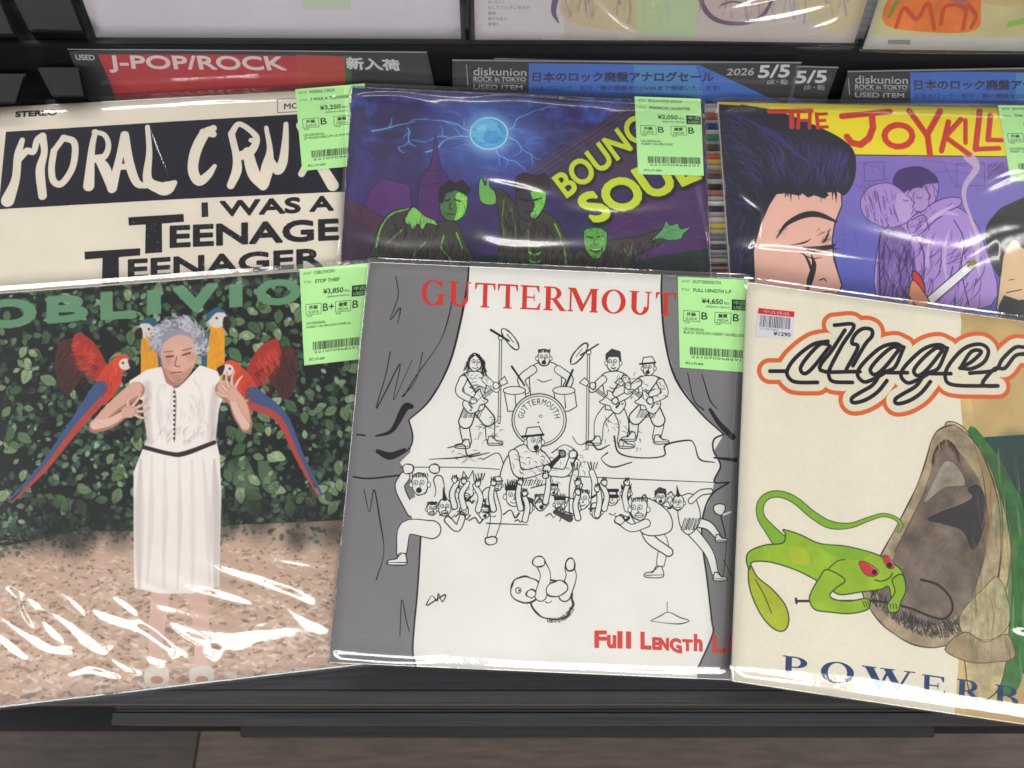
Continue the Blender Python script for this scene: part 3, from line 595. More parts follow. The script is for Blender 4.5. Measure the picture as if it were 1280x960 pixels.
def leaf(cv, x, y, s, a, col, al=1.):
    c, d = math.cos(a), math.sin(a)
    p = [(0, 0), (.45, .32), (1, 0), (.45, -.32)]
    cv.poly([(x + s * (u * c - v * d), y + s * (u * d + v * c)) for u, v in p], col, al, sm=True)
def art_garden(cv):
    """stand-in for the photographic sleeve: pale dressed person and red birds before a hedge"""
    h, w = cv.h, cv.w; cv.a[:] = np.array((18, 26, 22)) / 255.
    cv.zoom(2.783, 0, 320); r = random.Random(3)
    for k in range(3400):
        x = r.uniform(-190, 1320); y = r.uniform(20, 980)
        dens = math.sin(x * .011 + 1) * math.cos(y * .013 + x * .004)
        if r.random() > .62 + .45 * dens: continue
        v = r.uniform(.25, 1) ** 1.5; c = (28 + 76 * v, 48 + 92 * v, 36 + 70 * v) if r.random() > .13 else (130 + 50 * v, 164 + 40 * v, 135 + 50 * v)
        leaf(cv, x, y, r.uniform(12, 36), r.uniform(0, 6.28), c, .85)
    for k in range(26):
        x = r.uniform(0, 1200); y = r.uniform(150, 800); cv.line([(x, y), (x + r.uniform(-90, 90), y + r.uniform(20, 60))], 2.5, (74, 66, 60), .6)
    for p in ([(850, 700), (900, 800), (900, 880), (820, 850)], [(900, 700), (960, 760), (960, 830), (910, 800)], [(790, 720), (860, 700), (820, 800)]): cv.poly(p, (96, 128, 92), .8, sm=True)
    # bark ground
    cv.zoom(1, 0, 0)
    cv.poly([(-120, 690), (0, 684), (100, 664), (190, 664), (300, 656), (430, 650), (520, 646), (520, 960), (-120, 960)], (206, 178, 158))
    for k in range(4200):
        x = r.uniform(-90, 500); y = 655 + 260 * r.random() ** 1.0 + max(0, (180 - x) * .1) ; s = 1.5 + (y - 640) * .014
        v = r.random(); c = random.Random(k).choice([(216, 186, 164), (228, 204, 186), (182, 148, 126), (200, 170, 150), (238, 222, 210), (150, 120, 102), (206, 172, 140)])
        a = r.uniform(-.6, .6); cv.line([(x, y), (x + s * 2.2 * math.cos(a), y + s * 2.2 * math.sin(a))], [s * .5, s * 1.0], c, .8, sm=False)
    for k in range(900):
        x = r.uniform(-90, 500); y = 660 + 250 * r.random(); cv.ell(x, y, r.uniform(.8, 2.2), r.uniform(.6, 1.4), r.choice([(70, 48, 40), (236, 216, 200), (96, 70, 56)]), .6)
    for k in range(300):
        x = r.uniform(-60, 480); y = r.uniform(640, 684) + max(0, (150 - x) * .12) - 6
        v = r.random(); leaf(cv, x, y, r.uniform(4, 10), r.uniform(0, 6.28), (50 + 60 * v, 76 + 60 * v, 54 + 50 * v), .8)
    cv.zoom(2.783, 0, 320)
    cv.zoom(1, 0, 0)
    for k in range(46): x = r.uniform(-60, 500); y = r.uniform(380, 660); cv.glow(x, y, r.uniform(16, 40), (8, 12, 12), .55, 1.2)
    for k in range(420):
        x = r.uniform(-70, 500); y = r.uniform(340, 650); v = r.random(); leaf(cv, x, y, r.uniform(5, 12), r.uniform(0, 6.28), (60 + 110 * v, 96 + 100 * v, 66 + 90 * v), .85)
    for k in range(520):
        x = r.uniform(-70, 500); y = r.uniform(335, 630); c_ = math.sin(x * .045) + math.sin(y * .05 + x * .02)
        if c_ < -.3: continue
        v = r.random() ** 1.4; a_ = r.gauss(1.2, 1.1); s_ = r.uniform(9, 23); leaf(cv, x, y, s_ * 1.15, a_, (14, 24, 18), .6); leaf(cv, x, y, s_, a_, (66 + 116 * v, 102 + 100 * v, 62 + 92 * v), .9); cv.line([(x, y), (x + s_ * .8 * math.cos(a_), y + s_ * .8 * math.sin(a_))], .5, (40, 66, 46), .6)
        if v > .55: leaf(cv, x + s_ * .25, y, s_ * .4, a_ + .3, (196, 216, 196), .5)
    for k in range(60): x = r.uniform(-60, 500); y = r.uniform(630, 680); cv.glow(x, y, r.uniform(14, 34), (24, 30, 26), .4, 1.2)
    cv.soften(1); cv.zoom(2.783, 0, 320)
    # letters
    G = (104, 154, 116)
    cv.text('O', [(-62, 160), (116, 152), (122, 238), (-58, 248)], G, bold=18)
    cv.text('B', [(170, 146), (296, 138), (300, 218), (170, 228)], G, bold=16)
    cv.text('L', [(358, 132), (462, 126), (466, 208), (358, 214)], G, bold=18)
    cv.poly([(511, 119), (560, 115), (561, 200), (512, 205)], G); cv.text('V', [(612, 114), (748, 102), (748, 180), (616, 190)], G, bold=22)
    cv.poly([(797, 98), (844, 95), (845, 176), (798, 180)], G)
    cv.text('O', [(898, 90), (1040, 84), (1040, 160), (898, 168)], G, bold=16); cv.text('N', [(1088, 78), (1220, 66), (1222, 146), (1090, 156)], G, bold=10)
    # birds behind
    Yb = (236, 168, 40); Bb = (50, 98, 130); DKb = (36, 30, 34)
    def yellow(x, y, m):
        cv.poly([(x - 30 * m, y + 60), (x - 26 * m, y - 10), (x, y - 30), (x + 34 * m, y), (x + 44 * m, y + 90), (x + 20 * m, y + 170), (x - 24 * m, y + 160)], Yb, sm=True)
        cv.poly([(x + 20 * m, y - 10), (x + 46 * m, y + 30), (x + 50 * m, y + 110), (x + 34 * m, y + 150), (x + 30 * m, y + 60)], Bb, sm=True)
        cv.ell(x - 4 * m, y - 44, 34, 32, (226, 220, 210)); cv.poly([(x - 34 * m, y - 66), (x - 4 * m, y - 84), (x + 32 * m, y - 60), (x + 28 * m, y - 36), (x, y - 64)], Bb, sm=True)
        cv.poly([(x - 30 * m, y - 52), (x - 52 * m, y - 34), (x - 44 * m, y - 8), (x - 24 * m, y - 20)], DKb, sm=True); cv.ell(x - 2 * m, y - 46, 4, 4, DKb)
    yellow(752, 262, -1); yellow(520, 300, 1)
    for x in (752, 520): cv.hatch([(x - 20, 260), (x + 20, 260), (x + 24, 400), (x - 20, 400)], 40, 26, 4, (206, 124, 30), .5, 1.5, .3, r)
    def red(bx, by, m, tail):
        cv.poly([(bx - 130 * m, by - 60), (bx - 170 * m, by + 0), (bx - 160 * m, by + 90), (bx - 120 * m, by + 130), (bx - 70 * m, by + 60), (bx - 20 * m, by + 30)], (84, 46, 42), sm=True)
        cv.poly([(bx + 10 * m, by + 40), (bx - 20 * m, by - 30), (bx - 60 * m, by - 70), (bx - 100 * m, by - 80), (bx - 110 * m, by - 20), (bx - 70 * m, by + 50), (bx - 20 * m, by + 90)], (176, 52, 42), sm=True)
        for k in range(12): cv.line([(bx - 20 * m, by + 40), (bx - (70 + 9 * k) * m, by + 110 - 15 * k)], [3, 7], (120, 40, 40), .55)
        cv.poly([(bx + 60 * m, by + 6), (bx + 20 * m, by + 20), (bx - 20 * m, by + 70), (bx - 40 * m, by + 130), (bx - 10 * m, by + 170), (bx + 20 * m, by + 150), (bx + 60 * m, by + 90)], (214, 72, 44), sm=True)
        cv.line([(bx - 14 * m, by + 110)] + tail, [52, 40, 20, 8][:len(tail) + 1], (70, 92, 140)); cv.line([(bx - 6 * m, by + 150)] + [(q[0] + 12 * m, q[1] + 6) for q in tail], [26, 24, 16, 6][:len(tail) + 1], (188, 74, 66))
        cv.ell(bx + 62 * m, by + 22, 34, 30, (226, 84, 50)); cv.ell(bx + 74 * m, by + 26, 22, 20, (236, 226, 220)); cv.poly([(bx + 84 * m, by + 10), (bx + 110 * m, by + 20), (bx + 106 * m, by + 46), (bx + 92 * m, by + 40)], (44, 38, 40), sm=True); cv.ell(bx + 66 * m, by + 22, 4, 4, DKb)
    def plumes(bx, by, m):
        cv.hatch([(bx - 20 * m, by - 20), (bx - 100 * m, by - 70), (bx - 100 * m, by), (bx - 40 * m, by + 70)], 70, 34, 5, (226, 84, 52), .6, 2.2 if m > 0 else .9, .4, r); cv.hatch([(bx - 120 * m, by - 50), (bx - 165 * m, by), (bx - 120 * m, by + 120), (bx - 80 * m, by + 50)], 60, 40, 5, (54, 30, 30), .6, 2.0 if m > 0 else 1.1, .4, r)
        cv.hatch([(bx + 50 * m, by + 30), (bx - 10 * m, by + 60), (bx - 20 * m, by + 150), (bx + 40 * m, by + 100)], 50, 24, 4, (176, 44, 34), .5, 1.4, .5, r); cv.hatch([(bx + 50 * m, by + 30), (bx + 10 * m, by + 60), (bx + 30 * m, by + 110)], 26, 18, 3, (244, 120, 80), .5, 1.4, .5, r)
    red(362, 350, 1, [(250, 600), (140, 740), (30, 850)]); red(866, 370, -1, [(980, 560), (1050, 700), (1120, 830)])
    plumes(362, 350, 1); plumes(866, 370, -1)
    # person: shoes, legs, dress, arms, head
    SK = (226, 180, 162); SKd = (184, 130, 112)
    cv.zoom(1, 0, 0)
    for x, m in ((196, -1), (252, 1)):
        cv.line([(x + 6 * -m, 730), (x, 790), (x - 2, 836)], [24, 19, 14], (226, 190, 176)); cv.poly([(x - 13, 836), (x + 11, 832), (x + 15, 850), (x + 2, 860), (x - 14, 856)], (222, 212, 198), sm=True); cv.ell(x, 850, 8, 5, (190, 140, 118))
    D = (248, 242, 236)
    dress = [(168, 735), (167, 660), (167, 590), (178, 562), (184, 548), (180, 520), (178, 500), (160, 496), (162, 476), (184, 462), (204, 458), (228, 480), (250, 456), (272, 464), (283, 488), (274, 510), (270, 548), (275, 570), (277, 620), (274, 733), (240, 742), (200, 742)]
    cv.poly(dress, D)
    for x0, y0, x1, y1, wd, al in ((190, 570, 184, 730, 7, .25), (224, 572, 222, 736, 6, .3), (254, 572, 262, 728, 8, .25), (196, 490, 200, 540, 9, .22), (252, 490, 248, 540, 9, .2), (176, 480, 190, 500, 6, .3), (208, 600, 204, 700, 5, .18)):
        cv.line([(x0, y0), ((x0 + x1) / 2 + 2, (y0 + y1) / 2), (x1, y1)], [2, wd, 2], (196, 184, 182), al)
    for x0, wd, al, c in ((176, 16, .30, (176, 160, 160)), (268, 18, .34, (172, 156, 158)), (240, 10, .16, (190, 176, 174)), (206, 8, .14, (190, 176, 174))):
        for q in range(4): cv.line([(x0, 575), (x0 + (x0 - 222) * .06, 650), (x0 + (x0 - 222) * .04, 734)], [3, wd * (.3 + .22 * q), 4], c, al * .35)
    for q in range(4): cv.line([(184, 480), (184, 520), (186, 552)], [4 + 3 * q] * 3, (180, 164, 162), .12); cv.line([(270, 486), (266, 520), (266, 552)], [4 + 3 * q] * 3, (176, 160, 160), .13)
    cv.hatch([(186, 540), (264, 540), (266, 556), (184, 558)], 26, 16, 2, (196, 182, 180), .5, -1.3, .3, r); cv.hatch([(190, 470), (262, 470), (262, 540), (186, 540)], 40, 18, 2.4, (206, 192, 190), .4, 1.3, .5, r)
    cv.line([(180, 559), (212, 567), (230, 567), (268, 553)], [5, 5, 6, 5], (52, 34, 38)); cv.line([(217, 484), (220, 500), (218, 552)], 1.2, (150, 130, 130))
    for k in range(11): cv.ell(218, 490 + k * 5.8, 1.5, 1.5, (52, 40, 44))
    cv.line([(204, 458), (220, 484), (240, 460)], 2, (96, 80, 84))
    cv.line([(170, 488), (144, 508), (122, 530)], [22, 17, 14], SKd); cv.line([(169, 486), (143, 506), (121, 528)], [18, 14, 11], SK)
    cv.line([(119, 533), (138, 529), (156, 518)], [16, 13, 10], SKd); cv.line([(119, 531), (138, 527), (156, 516)], [12, 10, 8], (238, 200, 184))
    cv.poly([(152, 512), (162, 506), (170, 508), (172, 516), (164, 522), (154, 521)], SK, sm=True)
    for k, q in enumerate(([(166, 507), (172, 500), (176, 491)], [(170, 510), (178, 506), (184, 499)], [(171, 514), (179, 514), (186, 510)], [(169, 518), (176, 522), (182, 522)], [(160, 507), (160, 500), (164, 494)])): cv.line(q, [4.4, 3.8, 2.6], SKd); cv.line(q, [3, 2.5, 1.6], (240, 204, 188))
    cv.line([(280, 486), (300, 506), (309, 530)], [22, 18, 14], SKd); cv.line([(281, 484), (301, 505), (308, 528)], [18, 14, 11], SK)
    cv.line([(308, 534), (297, 518), (290, 500)], [14, 12, 9], SKd); cv.line([(307, 532), (297, 516), (290, 498)], [11, 9, 7], (238, 200, 184))
    cv.poly([(284, 498), (282, 486), (288, 480), (296, 484), (297, 496), (292, 502)], SK, sm=True)
    for q in ([(284, 488), (278, 482), (276, 474)], [(286, 483), (283, 474), (284, 466)], [(290, 481), (290, 472), (293, 464)], [(294, 484), (298, 476), (303, 470)], [(284, 495), (277, 494), (271, 490)]): cv.line(q, [4.4, 3.8, 2.6], SKd); cv.line(q, [3, 2.5, 1.6], (240, 204, 188))
    cv.line([(302, 504), (310, 500)], 2, (226, 196, 110)); cv.line([(104, 520), (134, 534)], 0.1, SKd)
    cv.line([(214, 452), (219, 470)], 26, SKd)
    cv.ell(223, 434, 27, 25, (158, 158, 170))
    cv.poly([(202, 434), (206, 462), (218, 478), (232, 474), (244, 454), (246, 430), (224, 418)], SK, sm=True)
    cv.poly([(206, 460), (218, 477), (232, 474), (240, 458), (224, 468)], SKd, .6, sm=True)
    cv.glow(210, 452, 16, (190, 124, 108), .5); cv.glow(240, 446, 14, (186, 124, 106), .45); cv.glow(222, 440, 18, (240, 198, 176), .6); cv.glow(219, 458, 9, (244, 200, 180), .6)
    cv.glow(212, 445, 7, (150, 100, 90), .45); cv.glow(233, 442, 7, (150, 100, 90), .45); cv.glow(222, 476, 9, (166, 114, 98), .4)
    cv.line([(208, 446), (217, 445)], 1.6, (70, 46, 42)); cv.line([(228, 444), (238, 441)], 1.6, (70, 46, 42)); cv.line([(221, 446), (219, 457), (225, 458)], 1.3, (140, 90, 74)); cv.line([(214, 466), (228, 465)], 1.5, (150, 70, 66)); cv.line([(205, 440), (216, 439)], 1.2, (110, 92, 90)); cv.line([(228, 438), (240, 435)], 1.2, (110, 92, 90))
    for k in range(40): a = r.uniform(math.pi * .95, math.pi * 2.08); cv.ell(223 + 27 * math.cos(a), 430 + 25 * math.sin(a), 7, 6, (176, 176, 188), .9)
    for k in range(190):
        a = r.uniform(math.pi * .93, math.pi * 2.1); q = r.uniform(.72, 1.08)
        x, y = 223 + 33 * q * math.cos(a), 431 + 32 * q * math.sin(a); v = r.uniform(120, 218)
        t = [(x + 3.6 * math.cos(b), y + 3.6 * math.sin(b)) for b in np.linspace(a, a + 4, 5)]; cv.line(t, 2.0, (v, v, v + 12), .75)
    cv.soften(2)

def art_curtain(cv):
    """stand-in for the line-drawn sleeve: curtains and a doodled band, crowd and tumbling figure"""
    G = (133, 131, 133)
    GL = [(400, 300), (586, 332), (584, 357), (576, 401), (562, 454), (538, 499), (511, 525), (516, 540), (513, 565), (500, 578), (514, 600), (527, 653), (522, 737), (518, 780), (516, 815), (520, 838), (520, 880), (380, 880)]
    GR = [(980, 320), (828, 340), (827, 369), (831, 422), (845, 474), (875, 515), (905, 543), (893, 563), (901, 582), (893, 602), (890, 618), (879, 645), (878, 677), (884, 723), (890, 776), (891, 793), (872, 837), (872, 880), (980, 880)]
    for P in (GL, GR):
        cv.poly(P, G)
    cv.line(GL[1:6] + [(511, 525)], [2.2, 2.5, 2.6, 2.4, 2.2, 1.5], INK); cv.line(GL[11:-1], 2, INK)
    cv.line(GR[1:7], [2, 2.4, 2.4, 2.6, 2, 1.6], INK); cv.line([(905, 543), (893, 549), (892, 563), (901, 582), (893, 602), (912, 603)], 2, INK); cv.line([(912, 603), (890, 618), (879, 645), (878, 677), (884, 723), (890, 776), (891, 793), (872, 837)], 2, INK)
    r = random.Random(8)
    def ln(p, w=.9, sm=True):
        p = [(x + r.uniform(-.35, .35), y + r.uniform(-.35, .35)) for x, y in p]
        cv.line(p, [w * r.uniform(.7, 1.9) for _ in p], INK, .95, sm=sm)
    for p in ([(495, 345), (498, 370), (488, 400), (500, 385), (497, 405)], [(488, 440), (482, 470), (470, 510), (482, 490), (500, 455), (492, 500), (515, 450)], [(568, 360), (560, 400), (548, 430), (520, 470), (505, 495)], [(528, 440), (520, 475), (503, 496)], [(455, 612), (462, 640), (468, 612), (475, 650), (480, 690), (470, 725)], [(500, 795), (502, 750), (508, 775), (512, 790)], [(860, 466), (868, 500), (880, 512)], [(878, 468), (888, 500), (898, 512)], [(900, 640), (908, 680), (904, 720)], [(905, 700), (915, 720)]): ln(p)
    cv.line([(470, 545), (490, 538), (506, 510), (514, 508)], [2, 5, 9, 6], INK); cv.line([(446, 543), (456, 544)], 2, INK); cv.line([(472, 564), (488, 570), (506, 562)], [5, 9, 4], INK); cv.line([(442, 596), (462, 598), (500, 594)], 2, INK); cv.line([(511, 525), (516, 545), (512, 560), (498, 570)], 1.8, INK)
    cv.line([(888, 512), (900, 530), (916, 546)], [4, 6, 8], INK); cv.line([(893, 572), (920, 575)], [2, 5], INK)
    # cyclorama line and platform
    ln([(500, 584), (600, 585), (700, 594), (800, 599), (892, 603)]); ln([(536, 574), (575, 572), (600, 566)]); ln([(768, 545), (774, 566), (800, 572), (830, 570), (832, 556), (860, 550), (868, 556), (875, 574), (893, 578)], 1.1)
    def blob(x, y, rx, ry, n=18, j=.1, w=1., fill=None, rot=0):
        p = []
        for k in range(n):
            a = 2 * math.pi * k / n; q = 1 + r.uniform(-j, j); X, Yv = rx * q * math.cos(a), ry * q * math.sin(a)
            p.append((x + X * math.cos(rot) - Yv * math.sin(rot), y + X * math.sin(rot) + Yv * math.cos(rot)))
        if fill is not None: cv.poly(p, fill, sm=True)
        cv.line(p, [w * r.uniform(.8, 1.9) for _ in p], INK, .95, closed=True)
    PA = (241, 241, 235)
    def limb(p, w0, w1, fill=PA):
        """outlined tapering limb"""
        n = len(p); ws = [w0 + (w1 - w0) * i / (n - 1) for i in range(n)]
        cv.line(p, [q + 1.6 + r.uniform(0, 1.2) for q in ws], INK); cv.line(p, ws, fill)
    def shoe(x, y, m, s=1.):
        q = [(x - 3 * m * s, y - 5 * s), (x + 3 * m * s, y - 5 * s), (x + 6 * m * s, y), (x + 14 * m * s, y + 2 * s), (x + 14 * m * s, y + 6 * s), (x - 4 * m * s, y + 6 * s)]
        cv.poly(q, PA); cv.line(q, 1.1, INK, closed=True); ln([(x - 4 * m * s, y + 4 * s), (x + 14 * m * s, y + 4.4 * s)], .7)
        for k in range(3): ln([(x + (1 + 2 * k) * m * s, y - (4 - 2 * k) * s), (x + (4 + 2 * k) * m * s, y - (2.5 - 2 * k) * s)], .6)
    def face(x, y, s, hair, look=0, mouth=0):
        blob(x, y, 8 * s, 10.5 * s, 14, .05, 1., PA)
        cv.ell(x - 8.6 * s, y + 1, 1.8 * s, 2.6 * s, PA, ol=INK, ow=.7); cv.ell(x + 8.6 * s, y + 1, 1.8 * s, 2.6 * s, PA, ol=INK, ow=.7)
        for d in (-3, 3): cv.ell(x + (d + look) * s, y - 1.5 * s, 2 * s, 2.2 * s, None, ol=INK, ow=.6); cv.ell(x + (d + look * 1.2) * s, y - 1.2 * s, .7 * s, .8 * s, INK)
        ln([(x + look * s, y), (x + (look + 1.6) * s, y + 3 * s), (x + (look - .4) * s, y + 3.4 * s)], .6)
        if mouth == 0: ln([(x - 3 * s, y + 6 * s), (x, y + 7.4 * s), (x + 3 * s, y + 6 * s)], .9)
        elif mouth == 1: cv.ell(x + look * s, y + 6 * s, 2.8 * s, 2.6 * s, INK)
        else:
            cv.ell(x, y + 6 * s, 4 * s, 2 * s, PA, ol=INK, ow=.8); ln([(x - 4 * s, y + 6 * s), (x + 4 * s, y + 6 * s)], .5)
        if hair == 'spike':
            for k in range(8): cv.line([(x + (-7 + 2 * k) * s, y - 7 * s), (x + (-8.5 + 2.4 * k) * s, y - (13 + r.uniform(0, 4)) * s)], [3 * s, .5], INK)
        if hair == 'long':
            for k in range(26):
                a = r.uniform(-1, 1); ln([(x + a * 6 * s, y - 9 * s), (x + (9 * (1 if a > 0 else -1) + r.uniform(-2, 3)) * s, y), (x + (10 * (1 if a > 0 else -1) + r.uniform(-4, 4)) * s, y + r.uniform(8, 17) * s)], .6)
        if hair == 'cap':
            cv.poly([(x - 9 * s, y - 6 * s), (x - 7 * s, y - 14 * s), (x + 5 * s, y - 15 * s), (x + 9 * s, y - 7 * s)], PA, ol=INK, ow=1.1); cv.line([(x - 12 * s, y - 5 * s), (x + 9 * s, y - 7 * s)], 2.2 * s, INK)
        if hair == 'quiff':
            cv.poly([(x - 9 * s, y - 3 * s), (x - 9 * s, y - 10 * s), (x - 2 * s, y - 16 * s), (x + 8 * s, y - 13 * s), (x + 9 * s, y - 2 * s), (x + 6 * s, y - 7 * s), (x - 5 * s, y - 7 * s)], (60, 58, 62), ol=INK, ow=.8)
        if hair == 'crown':
            p = [(x - 8 * s, y - 5 * s), (x - 12 * s, y - 14 * s), (x - 5 * s, y - 10 * s), (x - 3 * s, y - 19 * s), (x + 2 * s, y - 11 * s), (x + 7 * s, y - 20 * s), (x + 8 * s, y - 9 * s), (x + 14 * s, y - 9 * s), (x + 8 * s, y - 4 * s)]
            cv.poly(p, PA); cv.line(p, 1, INK, sm=False)
        if hair == 'tuft': cv.line([(x, y - 10 * s), (x - 2 * s, y - 24 * s)], [5 * s, .5], INK)
        if hair == 'crop':
            for k in range(9): ln([(x + (-7 + 1.8 * k) * s, y - 7 * s), (x + (-7 + 1.8 * k) * s, y - 10 * s)], 1)
        if hair == 'shades': cv.line([(x - 7 * s, y - 2 * s), (x + 7 * s, y - 2 * s)], 4.4 * s, INK)
    def guitar(x, y, a, s=1.):
        c, d = math.cos(a), math.sin(a)
        T = lambda u, v: (x + s * (u * c - v * d), y + s * (u * d + v * c))
        cv.line([T(12, 0), T(48, 0)], 4.6, INK, sm=False); cv.line([T(12, 0), T(48, 0)], 2.8, PA, sm=False)
        p = [T(*q) for q in ((14, -6), (16, -12), (8, -11), (0, -8), (-8, -12), (-18, -10), (-20, 0), (-17, 10), (-6, 13), (2, 8), (10, 11), (16, 9), (13, 4))]
        cv.poly(p, PA, sm=True); cv.line(p, 1.1, INK, closed=True)
        cv.poly([T(46, -4), T(58, -6), T(56, 5), T(46, 3)], PA, ol=INK, ow=1); ln([T(-8, 0), T(44, 0)], .5); ln([T(-10, -4), T(-10, 4)], 1.4); cv.ell(*T(-14, 6), 1.3 * s, 1.3 * s, None, ol=INK, ow=.7)
    def player(x, y, m, hair, s=1., shorts=False, mouth=0):
        """x,y = hips"""
        limb([(x - 4 * m, y), (x - 12 * m, y + 22 * s), (x - 9 * m, y + 44 * s)], 13, 9); limb([(x + 4 * m, y), (x + 18 * m, y + 18 * s), (x + 20 * m, y + 40 * s)], 13, 9)
        if shorts:
            for (a, b) in (((x - 4 * m, y), (x - 11 * m, y + 19 * s)), ((x + 4 * m, y), (x + 17 * m, y + 16 * s))): cv.line([a, b], [17, 18], INK, sm=False); cv.line([a, b], [14, 15], PA, sm=False); 
            for k in range(12): ln([(x - 12 + k * 2, y + 4), (x - 16 + k * 2, y + 14)], .5)
        shoe(x - 10 * m, y + 46 * s, -m, .95); shoe(x + 21 * m, y + 42 * s, m, .95)
        T = [(x - 11, y + 4), (x - 13, y - 20 * s), (x - 16, y - 38 * s), (x - 4, y - 44 * s), (x + 8, y - 43 * s), (x + 17, y - 36 * s), (x + 13, y - 18 * s), (x + 11, y + 4)]
        cv.poly(T, PA, sm=True); cv.line(T, 1.2, INK, closed=True); ln([(x - 6, y - 24 * s), (x, y - 22 * s), (x + 7, y - 25 * s)], .7); ln([(x - 10, y - 2), (x + 10, y - 2)], .9)
        ln([(x - 12 * m, y - 40 * s), (x + 10 * m, y - 4)], 1.6)
        face(x + 1 * m, y - 55 * s, 1.05 * s, hair, m * 1.2, mouth)
        guitar(x + 2 * m, y - 6, -.62 if m > 0 else math.pi + .62, .82)
        limb([(x - 14 * m, y - 34 * s), (x - 19 * m, y - 18 * s), (x - 2 * m, y - 7)], 8.5, 6); blob(x - 1 * m, y - 7, 4.2, 4, 9, .15, .9, PA)
        limb([(x + 14 * m, y - 34 * s), (x + 27 * m, y - 22 * s), (x + 26 * m, y - 25)], 8, 6); blob(x + 27 * m, y - 26, 4, 4.4, 9, .15, .9, PA)
    def stand(x, y0, y1, m):
        cv.line([(x, y0), (x - 2, y1)], 3.6, INK, sm=False); cv.line([(x, y0), (x - 2, y1)], 1.8, PA, sm=False)
        blob(x + 12 * m, y0 + 2, 16, 5.5, 14, .04, 1.1, PA, rot=.9 * m); cv.ell(x, y0, 3, 3, PA, ol=INK, ow=1); ln([(x - 12 * m, y0 - 10), (x + 10 * m, y0 + 4)], 1.6); ln([(x + 8 * m, y0 - 4), (x + 16 * m, y0 + 6)], .7)
    stand(626, 422, 528, 1); stand(736, 440, 560, -1)
    # drummer and kit
    cv.poly([(664, 500), (662, 470), (668, 456), (682, 452), (696, 456), (702, 470), (700, 500)], PA, sm=True); cv.line([(664, 500), (662, 470), (668, 456), (682, 452), (696, 456), (702, 470), (700, 500)], 1.1, INK)
    face(680, 447, 1.0, 'crop', 0, 1); limb([(666, 462), (652, 474), (658, 488)], 9, 7); limb([(698, 462), (712, 474), (704, 490)], 9, 7)
    ln([(656, 482), (640, 458)], 1.8); ln([(706, 486), (716, 462)], 1.8); ln([(672, 474), (680, 477), (690, 474)], .7)
    for x, m in ((644, -1), (706, 1)):
        q = [(x - 14, 488), (x + 12, 486), (x + 15, 508), (x + 5, 514), (x - 9, 514)]; cv.poly(q, PA, sm=False); cv.line(q, 1.1, INK, closed=True, sm=False); cv.ell(x - 1, 488, 14, 5, PA, ol=INK, ow=1); ln([(x, 494), (x + 1, 510)], .8)
    cv.ell(674, 525, 34, 33, PA, ol=INK, ow=1.3); cv.ell(674, 525, 31, 30, PA, ol=INK, ow=.8)
    for k, c in enumerate('GUTTERMOUTH'):
        a = math.radians(192 + k * 15.6); R0, R1 = 19.5, 27; u = np.array((math.cos(a), math.sin(a))); v = np.array((-u[1], u[0])) * 2.7; c0 = np.array((674, 525.))
        cv.text(c, [c0 + u * R1 - v, c0 + u * R1 + v, c0 + u * R0 + v * .8, c0 + u * R0 - v * .8], INK, .9)
    cv.ell(676, 520, 2, 1.6, None, ol=INK, ow=.6); cv.ell(673, 528, 1, 1, INK)
    player(593, 508, 1, 'long', 1., True); player(768, 508, -1, 'quiff', 1.); player(812, 508, -1, 'cap', .88, True, 1)
    # kneeling singer
    cv.poly([(622, 606), (632, 574), (652, 556), (676, 562), (690, 580), (686, 602), (664, 610)], PA, sm=True); cv.line([(622, 606), (632, 574), (652, 556), (676, 562), (690, 580), (686, 602), (664, 610)], 1.3, INK)
    face(668, 552, 1.25, 'cap', 2, 1); limb([(642, 568), (650, 592), (682, 586)], 11, 8); limb([(690, 590), (708, 590), (716, 570)], 9, 7); ln([(684, 586), (700, 570)], 3.6); blob(703, 567, 4, 4.6, 10, .1, 1.2, (150, 148, 148)); blob(684, 586, 5, 5, 9, .1, 1, PA); blob(716, 568, 5, 5, 9, .15, 1, PA)
    for k in range(14): ln([(640 + k * 3, 600), (637 + k * 3, 607)], .7)
    # crowd
    limb([(506, 596), (500, 610), (514, 640)], 11, 9); limb([(548, 600), (550, 616), (540, 645)], 10, 9)
    cv.poly([(512, 625), (545, 622), (546, 655), (520, 655)], PA, sm=True); blob(510, 586, 7, 6, 9, .12, 1, PA); blob(543, 586, 7, 6, 9, .12, 1, PA); face(525, 605, 1.3, 'crop', -1, 1)
    face(556, 634, 1.05, 'tuft', 0, 2); face(583, 612, 1.2, 'crown', -2, 2); face(642, 620, 1.25, 'spike', 0, 0); face(676, 628, 1.0, 'crop', 1, 1); face(728, 624, 1.15, 'crop', 0, 0); face(765, 622, .95, 'shades', 0, 0)
    cv.line([(758, 613), (772, 613)], [4, 4], INK)
    limb([(716, 640), (716, 608), (720, 590)], 7, 6); limb([(742, 640), (744, 606), (740, 590)], 7, 6)
    for x, y in ((720, 586), (741, 586), (782, 626), (600, 600)):
        for k in range(4): ln([(x + (k - 1.5) * 2.2, y), (x + (k - 1.5) * 4.2, y - 8)], 1)
    limb([(612, 618), (620, 645), (614, 672)], 16, 9); blob(614, 676, 8, 5, 10, .12, 1, PA)
    limb([(560, 650), (572, 660), (580, 640)], 7, 6); blob(580, 638, 6, 6, 9, .15, 1, PA)
    ln([(608, 654), (660, 656)], .9); ln([(700, 652), (712, 620)], 1); cv.line([(694, 640), (712, 648)], [5, 9], (70, 68, 70))
